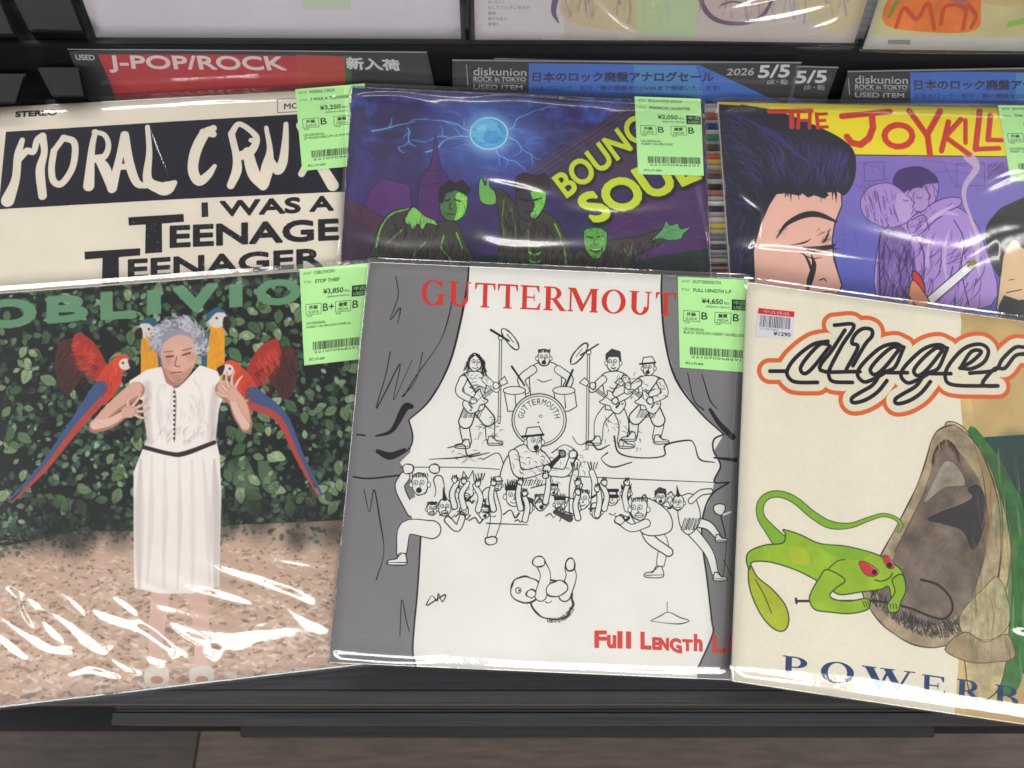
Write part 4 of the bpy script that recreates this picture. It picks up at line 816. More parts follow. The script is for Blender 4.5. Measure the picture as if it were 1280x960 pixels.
    # the back of the crowd: overlapping scribbled heads, fists and shirts
    for x, y, q, hs in ((605, 640, .85, 'crop'), (660, 634, .8, 'quiff'), (700, 630, .85, 'spike'), (746, 640, .8, 'cap'), (622, 606, .7, 'cap'), (692, 612, .7, 'crop'), (783, 616, .75, 'spike'), (540, 636, .8, 'crop'), (826, 622, .8, 'quiff')): face(x, y, q, hs, r.uniform(-2, 2), r.choice((0, 1, 2)))
    for k in range(34):
        x = r.uniform(545, 850); y = r.uniform(618, 656); s0 = r.uniform(3, 9)
        ln([(x, y), (x + s0, y - s0 * r.uniform(-.4, 1)), (x + 1.6 * s0, y + s0 * .4), (x + 2.2 * s0, y - s0 * .2)], r.uniform(.6, 1.5))
    for k in range(12):
        x = r.uniform(560, 800); y = r.uniform(596, 622); m_ = r.choice((-1, 1)); limb([(x, y + 30), (x + 3 * m_, y + 14), (x + r.uniform(-5, 5), y)], 6, 4.6); blob(x, y - 3, 3.6, 4.2, 9, .2, 1, PA)
        for j in range(3): ln([(x - 2 + 2 * j, y - 5), (x - 2.4 + 2.4 * j, y - 9)], .9)
    for x0, y0, x1, y1, n_ in ((585, 470, 612, 500, 30), (640, 560, 700, 604, 50), (770, 470, 800, 500, 26), (590, 520, 625, 560, 26), (755, 520, 800, 560, 26), (706, 560, 730, 600, 20), (800, 470, 830, 500, 18), (560, 560, 600, 580, 14)):
        cv.hatch([(x0, y0), (x1, y0), (x1, y1), (x0, y1)], n_, 9, .9, INK, .8, r.uniform(-1, 1.5), .9, r)
    for p in ([(560, 560), (580, 556), (586, 570), (612, 566)], [(760, 566), (752, 574), (766, 584), (790, 578)], [(690, 566), (706, 556), (722, 566), (716, 580)], [(604, 574), (622, 566), (630, 580)], [(716, 546), (724, 556), (738, 552), (748, 562), (762, 556)]): ln(p, 1.1)
    # leg hooked over the curtain
    limb([(540, 662), (508, 660), (502, 690)], 20, 11); shoe(503, 698, -1, 1.25)
    # two leapers
    limb([(800, 650), (828, 676), (826, 704)], 15, 9); limb([(806, 648), (812, 672), (836, 690)], 13, 9); shoe(824, 714, -1, 1.2); cv.poly([(786, 640), (806, 622), (836, 640), (838, 664), (806, 668)], PA, sm=True); cv.line([(786, 640), (806, 622), (836, 640), (838, 664), (806, 668)], 1.2, INK, closed=True)
    face(799, 636, 1.35, 'crop', -2, 2); limb([(808, 654), (790, 660), (776, 652)], 9, 7); blob(775, 650, 6, 5, 9, .15, 1, PA)
    limb([(862, 660), (886, 690), (894, 716)], 12, 7); limb([(860, 652), (884, 656), (896, 668)], 11, 7); shoe(896, 720, 1, .9); shoe(898, 672, 1, .8)
    cv.poly([(846, 622), (866, 618), (876, 648), (862, 668), (850, 656)], PA, sm=True); cv.line([(846, 622), (866, 618), (876, 648), (862, 668), (850, 656)], 1.1, INK, closed=True)
    for k in range(10): ln([(856 + k * 2, 648), (852 + k * 2, 662)], .7)
    face(848, 628, .9, 'tuft', -1, 0); limb([(864, 626), (876, 616), (888, 614)], 6, 5); blob(899, 636, 8, 7, 10, .16, 1, PA); cv.line([(905, 643), (914, 640)], 2.4, PA)
    # tumbling figure
    blob(690, 750, 27, 24, 20, .05, 1.6, PA, rot=.5); blob(657, 737, 19, 16, 16, .05, 1.5, PA); limb([(676, 744), (682, 720), (676, 704)], 13, 10); limb([(706, 744), (714, 722), (712, 710)], 13, 10); blob(674, 702, 8, 6, 9, .14, 1.2, PA); blob(713, 706, 6, 8, 9, .12, 1.2, PA); blob(696, 736, 14, 10, 12, .08, 1.2, PA, rot=-.3)
    cv.ell(648, 738, 3.2, 3.6, None, ol=INK, ow=1); cv.ell(649, 738, 1.2, 1.4, INK); blob(664, 742, 6, 5, 9, .1, 1.1, PA)
    for k in range(18): a = .3 + k * .09; ln([(690 + 24 * math.cos(a), 753 + 20 * math.sin(a)), (692 + 27 * math.cos(a), 755 + 23 * math.sin(a))], .8)
    ln([(682, 752), (686, 754), (690, 751)], .9); ln([(533, 756), (540, 745), (546, 751), (548, 742), (553, 752), (556, 743), (535, 757)], .9)
    ln([(814, 776), (826, 770), (836, 765), (850, 772), (862, 776), (850, 780), (832, 779), (814, 776)], .7); ln([(834, 753), (834, 764)], .9)
    # titles
    R = (214, 60, 46)
    s = np.array([(526.5, 349.5), (848, 366.5)]); adv = {'G': 1.04, 'U': 1.05, 'T': .88, 'E': .9, 'R': .98, 'M': 1.28, 'O': 1.05, 'H': 1.08}
    tot = sum(adv[c] for c in 'GUTTERMOUT'); x = 0
    for k, c in enumerate('GUTTERMOUTH'):
        u0 = x / tot; u1 = (x + adv[c] * .93) / tot; x += adv[c]
        a = s[0] + (s[1] - s[0]) * u0; b = s[0] + (s[1] - s[0]) * u1; dn = 31 - 2.5 * u0
        serif(cv, c, [(a[0], a[1]), (b[0], b[1]), (b[0] - 1, b[1] + dn), (a[0] - 1, a[1] + dn)], R)
    cv.zoom(3.427, 700, 560)
    cv.text('F', [(152, 786), (197, 786), (197, 852), (152, 852)], R, bold=8); cv.text('u', [(206, 805), (238, 806), (238, 855), (206, 854)], R, bold=8)
    cv.text('ll', [(250, 788), (302, 790), (302, 856), (250, 855)], R, bold=7); cv.text('L', [(350, 792), (386, 793), (388, 860), (350, 858)], R, bold=9)
    cv.text('EN', [(400, 814), (464, 818), (464, 864), (400, 860)], R, bold=8); cv.text('G', [(474, 816), (516, 820), (522, 880), (474, 864)], R, bold=7); cv.text('T', [(528, 822), (566, 824), (566, 868), (528, 866)], R, bold=7); cv.text('h', [(578, 800), (608, 802), (608, 868), (578, 866)], R, bold=8)
    cv.text('L.', [(658, 806), (712, 808), (712, 874), (658, 872)], R, bold=9); cv.text('P.', [(730, 808), (780, 810), (780, 876), (730, 874)], R, bold=8)

def art_fish(cv):
    """stand-in for the cartoon sleeve: green imp and a gaping grey shell form on cream"""
    h, w = cv.h, cv.w
    cv.zoom(1, 0, 0); n = fbm(h, w, 90, 61, 5)
    tan = [(1196, 340), (1202, 400), (1198, 470), (1206, 560), (1230, 700), (1200, 800), (1196, 860), (1190, 960), (1500, 960), (1500, 340)]
    cv.poly(tan, (206, 180, 126), 1, tex=.86 + .3 * n); cv.poly([(p[0] + 14, p[1]) for p in tan], (198, 168, 112), .5)
    cv.zoom(3.2, 900, 340)
    # gaping form
    tx = .62 + .8 * fbm(h, w, 60, 71, 5); tb = .7 + .62 * fbm(h, w, 36, 77, 5)
    O = (70, 60, 56)
    cv.poly([(1000, 680), (1060, 660), (1216, 650), (1900, 640), (1900, 1500), (1500, 1640), (1180, 1600), (1100, 1000)], (30, 66, 64), tex=tb)
    cv.poly([(990, 640), (1100, 720), (1180, 860), (1216, 960), (1240, 1300), (1220, 1560), (1180, 1680), (1080, 1640), (1060, 1200)], (58, 118, 56), sm=True, tex=tb)
    cv.poly([(900, 616), (960, 610), (1020, 680), (1090, 800), (1150, 1000), (1170, 1200), (1160, 1400), (1120, 1660), (1000, 1690), (980, 1300), (1060, 1000), (960, 800)], (196, 182, 136), sm=True, tex=tb, ol=O, ow=4)
    body = [(940, 610), (890, 622), (852, 660), (822, 760), (790, 850), (752, 930), (700, 1030), (650, 1120), (600, 1220), (570, 1270), (590, 1330), (640, 1400), (700, 1450), (780, 1492), (880, 1500), (1000, 1450), (1080, 1340), (1120, 1180), (1120, 960), (1080, 800), (1020, 680)]
    cv.poly(body, (172, 156, 126), sm=True, tex=tb); cv.line(body, [3, 6] * 10 + [4], O, closed=True)
    cv.poly([(905, 690), (856, 760), (822, 860), (780, 960), (720, 1080), (670, 1200), (640, 1280), (700, 1370), (800, 1420), (900, 1400), (990, 1330), (1050, 1180), (1080, 1000), (1044, 850), (976, 740)], (122, 108, 96), sm=True, tex=tx)
    cv.poly([(1030, 850), (990, 870), (1010, 900), (960, 930), (880, 960), (830, 990), (900, 1010), (970, 1036), (1010, 1110), (1046, 1060), (1064, 970), (1056, 890)], (52, 50, 56), .85, sm=True)
    cv.poly([(900, 760), (850, 850), (820, 920), (900, 860), (980, 850), (950, 780)], (176, 166, 146), .8, sm=True, tex=tb)
    r = random.Random(6)
    for k in range(90):
        a = math.pi * r.uniform(.95, 2.05); x = 905 + 52 * math.cos(a); y = 730 + 60 * math.sin(a) + abs(x - 905) * .3; cv.line([(x, y), (x + r.uniform(-9, 9), y + r.uniform(14, 34))], [4, 1], (66, 50, 44), .8, sm=False)
    for k in range(520):
        t = r.random(); x = 600 + 380 * t; y = 1290 + 150 * math.sin(t * 2.2) * 1. + r.uniform(-34, 26)
        cv.line([(x, y), (x + r.uniform(-16, 16), y - r.uniform(8, 34))], [3.5, 1], (44, 40, 44), .65, sm=False)
    for k in range(60):
        x, y = r.uniform(740, 960), r.uniform(1000, 1260); cv.line([(x, y), (x - r.uniform(20, 60), y + r.uniform(30, 80))], [1, 3], (92, 80, 72), .35)
    for p in ([(1010, 660), (1060, 860), (1060, 1100), (1010, 1300)], [(1060, 760), (1120, 900), (1130, 1120), (1090, 1300)], [(830, 860), (770, 980), (700, 1120)], [(1140, 900), (1170, 1050), (1150, 1250), (1080, 1400)]): cv.line(p, [2, 5, 5, 2][:len(p)], (92, 66, 40), .7)
    cv.line([(1040, 700), (1080, 900), (1060, 1130)], [8, 26, 6], (176, 132, 72), .5)
    cv.poly([(970, 1440), (960, 1380), (990, 1330), (1060, 1260), (1110, 1220), (1150, 1300), (1160, 1400), (1110, 1460), (1040, 1470)], (188, 176, 138), sm=True, tex=tb, ol=(96, 92, 62), ow=3)
    cv.poly([(980, 1440), (1060, 1480), (1150, 1450), (1180, 1540), (1100, 1560), (1000, 1560), (900, 1510)], (164, 146, 112), sm=True, tex=tb, ol=O, ow=3)
    cv.line([(1190, 1030), (1170, 1200), (1180, 1400)], [10, 34, 40], (60, 132, 66), .45)
    cv.zoom(3.2, 900, 340)
    for x, y, q, c_, al in ((1100, 760, 120, (96, 110, 70), .5), (1180, 1000, 130, (40, 84, 58), .5), (1120, 1100, 90, (200, 186, 140), .5), (1200, 760, 150, (26, 60, 56), .6), (1200, 1300, 120, (60, 120, 60), .4), (1090, 1500, 110, (206, 194, 158), .5), (870, 1180, 150, (150, 136, 122), .35), (930, 1250, 90, (80, 72, 68), .4), (800, 1300, 100, (110, 98, 88), .4), (1000, 760, 60, (206, 186, 130), .5), (700, 1200, 90, (150, 140, 120), .3), (1170, 680, 80, (44, 80, 62), .5)): cv.glow(x, y, q, c_, al, 1.3)
    for k in range(120):
        x, y = r.uniform(1000, 1260), r.uniform(700, 1500); cv.line([(x, y), (x + r.uniform(-10, 24), y + r.uniform(40, 120)), (x + r.uniform(-10, 24), y + r.uniform(120, 200))], [1, r.uniform(3, 10), 1], r.choice([(70, 60, 44), (226, 216, 180), (90, 130, 70), (150, 120, 80)]), .22)
    # hook
    cv.line([(804, 1230), (870, 1250), (920, 1300), (930, 1350), (900, 1385), (850, 1380), (760, 1345), (640, 1318), (500, 1316), (306, 1316)], 9, (52, 44, 40)); cv.line([(304, 1306), (306, 1324)], 9, (52, 44, 40))
    # imp
    GY = (158, 196, 44); GD = (92, 150, 50); OL = (56, 84, 40)
    tg = .88 + .24 * fbm(h, w, 50, 91)
    cv.line([(250, 1090), (200, 1030), (164, 980), (162, 930), (190, 896), (240, 888), (300, 912), (370, 970), (440, 1010), (520, 1014), (590, 990), (650, 972), (700, 984), (724, 1010), (716, 1034)], [66, 44, 32, 30, 28, 28, 30, 32, 32, 22, 18, 16, 16, 18, 14], OL)
    cv.line([(250, 1090), (200, 1030), (164, 980), (162, 930), (190, 896), (240, 888), (300, 912), (370, 970), (440, 1010), (520, 1014), (590, 990), (650, 972), (700, 984), (724, 1010), (716, 1034)], [58, 37, 25, 23, 21, 21, 23, 25, 25, 16, 12, 11, 11, 12, 9], (136, 182, 52))
    cv.poly([(120, 1170), (150, 1220), (210, 1270), (260, 1330), (276, 1390), (260, 1432), (220, 1430), (170, 1380), (130, 1300), (114, 1230)], (178, 192, 44), sm=True, tex=tg, ol=OL, ow=5); cv.line([(142, 1230), (180, 1300), (206, 1364)], 4, OL)
    cv.poly([(118, 1190), (106, 1150), (120, 1116), (180, 1092), (250, 1084), (262, 1050), (254, 1030), (320, 1050), (400, 1086), (500, 1096), (600, 1120), (650, 1140), (700, 1170), (730, 1200), (742, 1250), (720, 1310), (690, 1330), (676, 1260), (640, 1270), (560, 1280), (480, 1290), (430, 1260), (380, 1230), (300, 1190), (200, 1160), (130, 1160)], GY, sm=True, tex=tg, ol=OL, ow=5)
    cv.poly([(400, 1090), (500, 1098), (600, 1122), (560, 1150), (460, 1140)], (120, 176, 52), .5, sm=True); cv.poly([(280, 1100), (340, 1110), (360, 1170), (290, 1160)], (206, 206, 50), .5, sm=True)
    cv.poly([(430, 1190), (400, 1220), (370, 1270), (358, 1310), (380, 1350), (440, 1360), (520, 1366), (590, 1350), (600, 1320), (580, 1306), (520, 1316), (460, 1310), (440, 1290), (470, 1260), (500, 1230)], GY, sm=True, tex=tg, ol=OL, ow=5)
    cv.poly([(690, 1230), (700, 1280), (670, 1330), (680, 1360), (712, 1356), (724, 1320), (744, 1270), (730, 1210)], (150, 188, 46), sm=True, ol=OL, ow=5)
    for k in range(3): cv.line([(570 + k * 10, 1316), (580 + k * 10, 1340)], 4, OL); cv.line([(680 + k * 12, 1328), (684 + k * 12, 1346)], 4, OL)
    for q, m in (([(556, 1162), (580, 1158), (626, 1186), (634, 1206), (610, 1218), (576, 1204)], 0), ([(652, 1140), (668, 1134), (690, 1160), (696, 1182), (676, 1186), (662, 1170)], 1)):
        cv.poly(q, (214, 54, 66), sm=True, ol=OL, ow=3); cv.poly([(a + 4, b + 3) for a, b in q][1:4] , (238, 150, 150), .6); cv.ell(*((618, 1200) if not m else (678, 1172)), 10, 11, (30, 24, 26))
    cv.line([(620, 1232), (650, 1236), (680, 1222), (690, 1204)], 5, OL); cv.line([(430, 1190), (470, 1156), (500, 1150)], 4, OL)
    # logo
    A = [[(200, 396), (262, 396)], [(432, 276), (370, 290), (300, 345), (268, 398), (285, 432), (320, 441), (390, 441)], [(432, 288), (398, 290), (345, 345), (322, 386), (340, 406), (375, 378), (440, 296)],
         [(458, 212), (536, 212), (490, 290), (442, 380), (436, 415), (455, 438), (530, 441)], [(500, 232), (450, 310), (402, 392), (560, 398)],
         [(506, 388), (552, 300), (528, 284), (540, 250), (572, 226), (606, 230), (608, 256), (580, 290), (532, 374)]]
    gg = [[(733, 300), (700, 286), (640, 304), (572, 366), (550, 408), (574, 438), (610, 430), (668, 398)], [(716, 306), (690, 300), (640, 340), (602, 388), (620, 410), (660, 380), (716, 310)], [(736, 300), (700, 380), (660, 400), (750, 402)], [(668, 434), (630, 480), (580, 512), (534, 522), (528, 504), (560, 482), (610, 452), (640, 410)]]
    A += gg + [[(x + 174, y + 4) for x, y in g] for g in gg]
    A += [[(1110, 455), (940, 452), (902, 424), (916, 372), (976, 306), (1040, 288), (1074, 312), (1058, 358), (1008, 386), (962, 384)], [(962, 384), (1006, 318), (1046, 318), (1010, 356), (960, 384)], [(1218, 300), (1180, 302), (1130, 348), (1100, 392), (1000, 404)], [(1216, 326), (1180, 336), (1140, 384), (1100, 386), (1052, 440), (1066, 455), (1112, 455)], [(1218, 300), (1380, 318)], [(1218, 330), (1380, 348)]]
    for p in A: cv.line(p, 102, (222, 108, 52))
    for p in A: cv.line(p, 68, (236, 231, 208))
    for p in A: cv.line(p, 15, (22, 20, 28))
    cv.zoom(3.2, 900, 600); N = (34, 66, 112)
    for c, q in (('P', [(246, 700), (368, 716), (362, 792), (244, 782)]), ('O', [(402, 722), (542, 736), (536, 818), (400, 808)]), ('W', [(572, 742), (778, 768), (770, 850), (572, 832)]), ('E', [(806, 776), (908, 790), (904, 868), (804, 858)]), ('R', [(946, 794), (1056, 808), (1050, 892), (942, 880)]), ('B', [(1098, 816), (1212, 832), (1206, 912), (1094, 900)])):
        serif(cv, c, q, N)
    cv.text('A', [(1250, 836), (1370, 850), (1366, 930), (1246, 918)], N, bold=6)
    cv.a *= (1 + (fbm(h, w, 8, 81, 2) - .5)[..., None] * .03)

def lerp(a, b, t): return np.asarray(a, float) * (1 - t) + np.asarray(b, float) * t
def quadpt(q, u, v):
    """u right, v down inside quad TL,TR,BR,BL"""
    q = np.asarray(q, float); return lerp(lerp(q[0], q[1], u), lerp(q[3], q[2], u), v)
def sub(q, u0, v0, u1, v1): return [quadpt(q, u0, v0), quadpt(q, u1, v0), quadpt(q, u1, v1), quadpt(q, u0, v1)]
def art_tag(cv, q, artist, title, price, gr, notes):
    cv.zoom(1, 0, 0); K = (34, 52, 34); K2 = (70, 100, 62)
    T = lambda t, u0, v0, u1, v1, c=K, b=0: cv.text(t, sub(q, u0, v0, u1, v1), c, bold=b)
    T('ARTIST', .05, .035, .17, .06, K2); T(artist, .21, .03, .21 + .036 * len(artist), .062, K2, .15)
    T('TITLE', .05, .125, .16, .15, K2); T(title, .22, .12, .22 + .036 * len(title), .155, K, .2)
    T('¥' + price, .34, .225, .64, .285, K, .35); T('税込', .66, .25, .74, .28, K); T('(税抜¥%d+税¥%d)' % (int(price.replace(',', '')) / 1.1, int(price.replace(',', '')) / 11), .4, .30, .74, .325, K)
    cv.poly(sub(q, .77, .22, .99, .335), (30, 44, 34)); T('中古', .8, .232, .97, .275, (150, 214, 130), .2); T('USED', .8, .29, .97, .322, (150, 214, 130), .2)
    for u, a, b, g in ((.07, '外装', 'SLEEVE', gr[0]), (.53, '盤質', 'MEDIA', gr[1])):
        s = sub(q, u, .37, u + .235, .48); cv.line(s + [s[0]], .55, K, sm=False)
        T(a, u + .05, .385, u + .18, .425, K, .3); T(b, u + .035, .44, u + .2, .467, K); T(g, u + .265, .378, u + .265 + .085 * len(g), .455, K, .3); T('状態', u + .01, .487, u + .09, .507, K2)
    T(notes[0], .07, .555, .07 + .028 * len(notes[0]), .582, K2, .1); T(notes[1], .07, .592, .07 + .0285 * len(notes[1]), .62, K2, .1)
    r = random.Random(price); u = .16
    while u < .95:
        w = r.choice((.006, .010, .015)); cv.poly(sub(q, u, .765, u + w, .85), K); u += w + r.choice((.005, .008, .012))
    T('221070968591', .18, .86, .93, .885, K); T('ポピュラ1-0559', .09, .93, .36, .958, K, .1)

film_clear = film_mat('clear_film')
film_soft = film_mat('soft_film', rough=.13, bump=.22, bscale=26, haze=.012, soft=.45, srough=.32)
film_crisp = film_mat('crisp_film', rough=.05, bump=.16, bscale=34, haze=.01, soft=.4, srough=.3)
edge_white = pbr('jacket_board', (.72, .69, .62), .8, bump=.3, bscale=600)
LABEL_CACHE = {}

def ridge_field(pl, A, B, ridges):
    """height in metres from crumples given as photo polylines (points, width mm, height mm)"""
    H = np.zeros_like(A)
    for pts, wd, ht in ridges:
        p = np.asarray(smooth_pts(pts, n=4) if len(pts) > 2 else pts, float); q = pl.ab(p); n = len(q); wd = wd / 1000.
        best = np.full(A.shape, 9.); tt = np.zeros_like(A); sgn = np.zeros_like(A)
        for i in range(n - 1):
            a, b = q[i], q[i + 1]; d = b - a; L = d @ d + 1e-12
            t = np.clip(((A - a[0]) * d[0] + (B - a[1]) * d[1]) / L, 0, 1)
            D = np.hypot(A - a[0] - t * d[0], B - a[1] - t * d[1]); m = D < best
            best = np.where(m, D, best); tt = np.where(m, (i + t) / (n - 1), tt)
        env = np.clip(np.sin(math.pi * np.clip(tt, .02, .98)), 0, 1) ** .6
        H += ht / 1000. * env * np.exp(-(best / wd) ** 2 * 2.2)
    return H
def lowfreq(A, B, seed, amp, k=60):
    r = np.random.default_rng(seed); H = np.zeros_like(A)
    for _ in range(9):
        a = r.uniform(0, math.pi); f = k * r.uniform(.4, 1.6); H += np.sin((A * math.cos(a) + B * math.sin(a)) * f + r.uniform(0, 6)) / f * k
    return H / 9 * amp

def record(obname, label, px, pose, art, bg, ridges=(), wav=.0006, curl=(.0015, .0015, .0015, .003), film=film_clear, ext=(.003, .003, .007, .003), tagq=None, tagtxt=None,
           group=None, warp=None, scale=2.3, seed=1, pxcorners=None, N=230, tag_label=None, rough=.45):
    pl = pose if isinstance(pose, Plane) else Plane(*pose)
    Q = pl.ab(px)                                  # TL TR BR BL
    def bil(u, v): u = np.asarray(u)[..., None]; v = np.asarray(v)[..., None]; return (Q[3] * (1 - u) + Q[2] * u) * (1 - v) + (Q[0] * (1 - u) + Q[1] * u) * v
    warp = warp or (lambda a, b: 0 * a)
    base = pl.pt(*Q[3:4].T)[0]
    root = thing(obname, label, 'record', base, group)
    cv = Canvas(pl, px, scale, bg)
    art(cv); cv.zoom(1, 0, 0); wr_ = random.Random(seed)
    for k in range(260):                            # rubbed board along the edges and a few corner dings
        e = wr_.randrange(4); t0 = wr_.random(); t1 = t0 + wr_.uniform(.002, .02); c0, c1 = np.array(px[e], float), np.array(px[(e + 1) % 4], float)
        inn = (np.mean(px, 0) - (c0 + c1) / 2); inn = inn / np.linalg.norm(inn) * wr_.uniform(.1, 1.3)
        cv.line([c0 + (c1 - c0) * t0 + inn, c0 + (c1 - c0) * t1 + inn], wr_.uniform(.4, 1.3), (228, 222, 210), wr_.uniform(.1, .6), sm=False)
    for k in range(14):
        p0 = np.array([quadpt(px, wr_.random(), wr_.random())])[0]; cv.line([p0, p0 + (wr_.uniform(-14, 14), wr_.uniform(-8, 8))], .5, (240, 236, 230), .18)
    img = cv.image('print_' + str(seed), seed=seed)
    # jacket: a slightly bowed card box
    n = 28; u, v = np.meshgrid(np.linspace(0, 1, n), np.linspace(0, 1, n)); P = bil(u, v); a, b = P[..., 0], P[..., 1]
    # worn, rounded corners and edges
    ed = np.minimum(np.minimum(u, 1 - u), np.minimum(v, 1 - v)) * .315
    fr = pl.pt(a, b, warp(a, b) - np.exp(-ed / .0012) * .0008).reshape(-1, 3); bk = pl.pt(a, b, warp(a, b) - .0034).reshape(-1, 3)
    idx = np.arange(n * n).reshape(n, n)
    F = np.stack([idx[:-1, :-1], idx[:-1, 1:], idx[1:, 1:], idx[1:, :-1]], -1).reshape(-1, 4)
    Fb = F[:, ::-1] + n * n
    rim = np.concatenate([idx[0, :], idx[1:, -1], idx[-1, -2::-1], idx[-2:0:-1, 0]]); r2 = np.roll(rim, -1)
    Fs = np.stack([rim + n * n, r2 + n * n, r2, rim], 1)
    me = mesh_np('jacket', np.vstack([fr, bk]) - base, np.vstack([F, Fb, Fs]), uv=np.vstack([cv.uv(a, b).reshape(-1, 2)] * 2))
    j = link('jacket', me); j.parent = root
    me.materials.append(print_mat('print_of_' + obname + str(seed), img, rough)); me.materials.append(edge_white)
    mi = np.zeros(len(me.polygons), np.int32); mi[len(F):] = 1; me.polygons.foreach_set('material_index', mi)
    sm = np.ones(len(me.polygons), bool); sm[len(F):] = False; me.polygons.foreach_set('use_smooth', sm)
    # plastic outer sleeve
    L = .315
    l, r_, t_, b_ = [e / L for e in ext]
    us = np.linspace(-l, 1 + r_, N); vs = np.linspace(-b_, 1 + t_, N); u, v = np.meshgrid(us, vs); P = bil(u, v); a, b = P[..., 0], P[..., 1]
    def filmh(u, v, a, b):
        H = .0016 + warp(a, b) + lowfreq(a, b, seed, wav) + ridge_field(pl, a, b, ridges)
        dl, dr, db, dt = u * L, (1 - u) * L, v * L, (1 - v) * L
        for d, c in zip((dl, dr, dt, db), curl):
            H = H - c * np.clip(1 - d / .012, 0, 1.15) ** 2
        inside = np.minimum(np.minimum(dl, dr), np.minimum(db, dt))
        wr = warp(a, b)
        H = np.where(inside > -.0006, np.maximum(H, wr + .0010), H)
        return H - np.clip(-inside - .0006, 0, 1) * .35
    pts = pl.pt(a, b, filmh(u, v, a, b)).reshape(-1, 3) - base
    idx = np.arange(N * N).reshape(N, N); F = np.stack([idx[:-1, :-1], idx[:-1, 1:], idx[1:, 1:], idx[1:, :-1]], -1).reshape(-1, 4)
    me = mesh_np('plastic_sleeve', pts, F); me.materials.append(film); o = link('plastic_sleeve', me); o.parent = root
    if tagq is not None:
        tc = Canvas(pl, tagq, 5.0, (196, 252, 172)); art_tag(tc, tagq, *tagtxt); ti = tc.image('tag_' + str(seed), grain=.006)
        TQ = pl.ab(tagq); m = 26; s, t = np.meshgrid(np.linspace(0, 1, m), np.linspace(0, 1, m)); P = (TQ[3] * (1 - s[..., None]) + TQ[2] * s[..., None]) * (1 - t[..., None]) + (TQ[0] * (1 - s[..., None]) + TQ[1] * s[..., None]) * t[..., None]
        a, b = P[..., 0], P[..., 1]
        # solve u,v of these points in the sleeve's own quad (near-parallelogram: one affine fit is enough)
        Mx = np.stack([Q[2] - Q[3], Q[0] - Q[3]], 1); uv = np.linalg.solve(Mx, (P.reshape(-1, 2) - Q[3]).T).T.reshape(m, m, 2)
        pts = pl.pt(a, b, warp(a, b) + .0005 + .0003 * s * t).reshape(-1, 3) - base
        idx = np.arange(m * m).reshape(m, m); F = np.stack([idx[:-1, :-1], idx[:-1, 1:], idx[1:, 1:], idx[1:, :-1]], -1).reshape(-1, 4)
        me = mesh_np('price_tag', pts, F, uv=tc.uv(a, b).reshape(-1, 2)); me.materials.append(print_mat('tag_paper', ti, .42)); o = link('price_tag', me); o.parent = root
        if tag_label: o['label'] = tag_label
    return root, pl, Q

# ------------------------------------------------------------------ floor and bin
black = pbr('black_steel', (.010, .010, .012), .5, noise=.4, nscale=90, bump=.1, bscale=400)
blackm = pbr('black_plastic', (.011, .011, .014), .42, noise=.3, nscale=60)
woods = [pbr('slate_laminate', (.046, .047, .056), .45, noise=.5, nscale=9, stretch=(1, 60, 60), bump=.15, bscale=90),
         pbr('grey_laminate', (.078, .079, .088), .45, noise=.6, nscale=8, stretch=(1, 60, 60), bump=.12, bscale=90),
         pbr('dark_laminate', (.045, .045, .05), .5, noise=.6, nscale=8, stretch=(1, 60, 60), bump=.15, bscale=90)]
tanb = pbr('tan_edging', (.085, .065, .048), .6, noise=.3, nscale=40)
planks = [pbr('floor_brown', (.175, .128, .108), .5, noise=.5, nscale=7, stretch=(1.4, 14, 1), bump=.3, bscale=60),
          pbr('floor_grey_brown', (.095, .074, .066), .5, noise=.5, nscale=7, stretch=(1.4, 14, 1), bump=.15, bscale=60),
          pbr('floor_mid_brown', (.11, .086, .076), .5, noise=.35, nscale=9, stretch=(1, 12, 1), bump=.15, bscale=60)]
fl = box('floor', -3, 3, -2.5, 2.5, -.05, -.006, pbr('floor_gap', (.03, .025, .02), .8)); fl['kind'] = 'structure'
def zy(py, z):                                     # y on height z seen at picture row py
    return (CAMZ - z) / math.tan(PITCH + math.atan((py - 480) / FOC))
seam = W(285, 940, 1); sx = (seam[0]) * (CAMZ / 1.0)
px_ = sx * 1.0
ww = .19; ln_ = 1.83
pm = {}
random.seed(12)
y0 = -.16
for i in range(-6, 7):
    ya = y0 + i * ww; off = px_ if i == 0 else random.uniform(0, ln_)
    k0 = math.floor((-2.2 - off) / ln_)
    for k in range(k0, k0 + 5):
        xa = off + k * ln_
        key = 'm'
        if key not in pm:
            o = box('plank', 0, ln_ - .003, 0, ww - .003, -.012, 0, planks[0], None, .0015); pm[key] = o.data; o.parent = fl
            pms = []
            for mm in planks: q = o.data.copy(); q.materials.clear(); q.materials.append(mm); pms.append(q)
        else:
            o = bpy.data.objects.new('plank', pm[key]); COL.objects.link(o); o.parent = fl
        c = random.choice((0, 1, 2))
        if i == 0: c = 0 if k >= 0 else 1
        o.data = pms[c]; o.location = (xa, ya, 0)

bin_ = thing('display_bin', 'dark wood-laminate record bin with a stepped front rail above the plank floor', 'display bin', (0, .3, 0))
def bpart(*a, **k): o = box(*a, **k); o.parent = bin_; o.location = o.location - Vector((0, .3, 0)) if False else o.location; o.matrix_parent_inverse = bin_.matrix_world.inverted(); return o
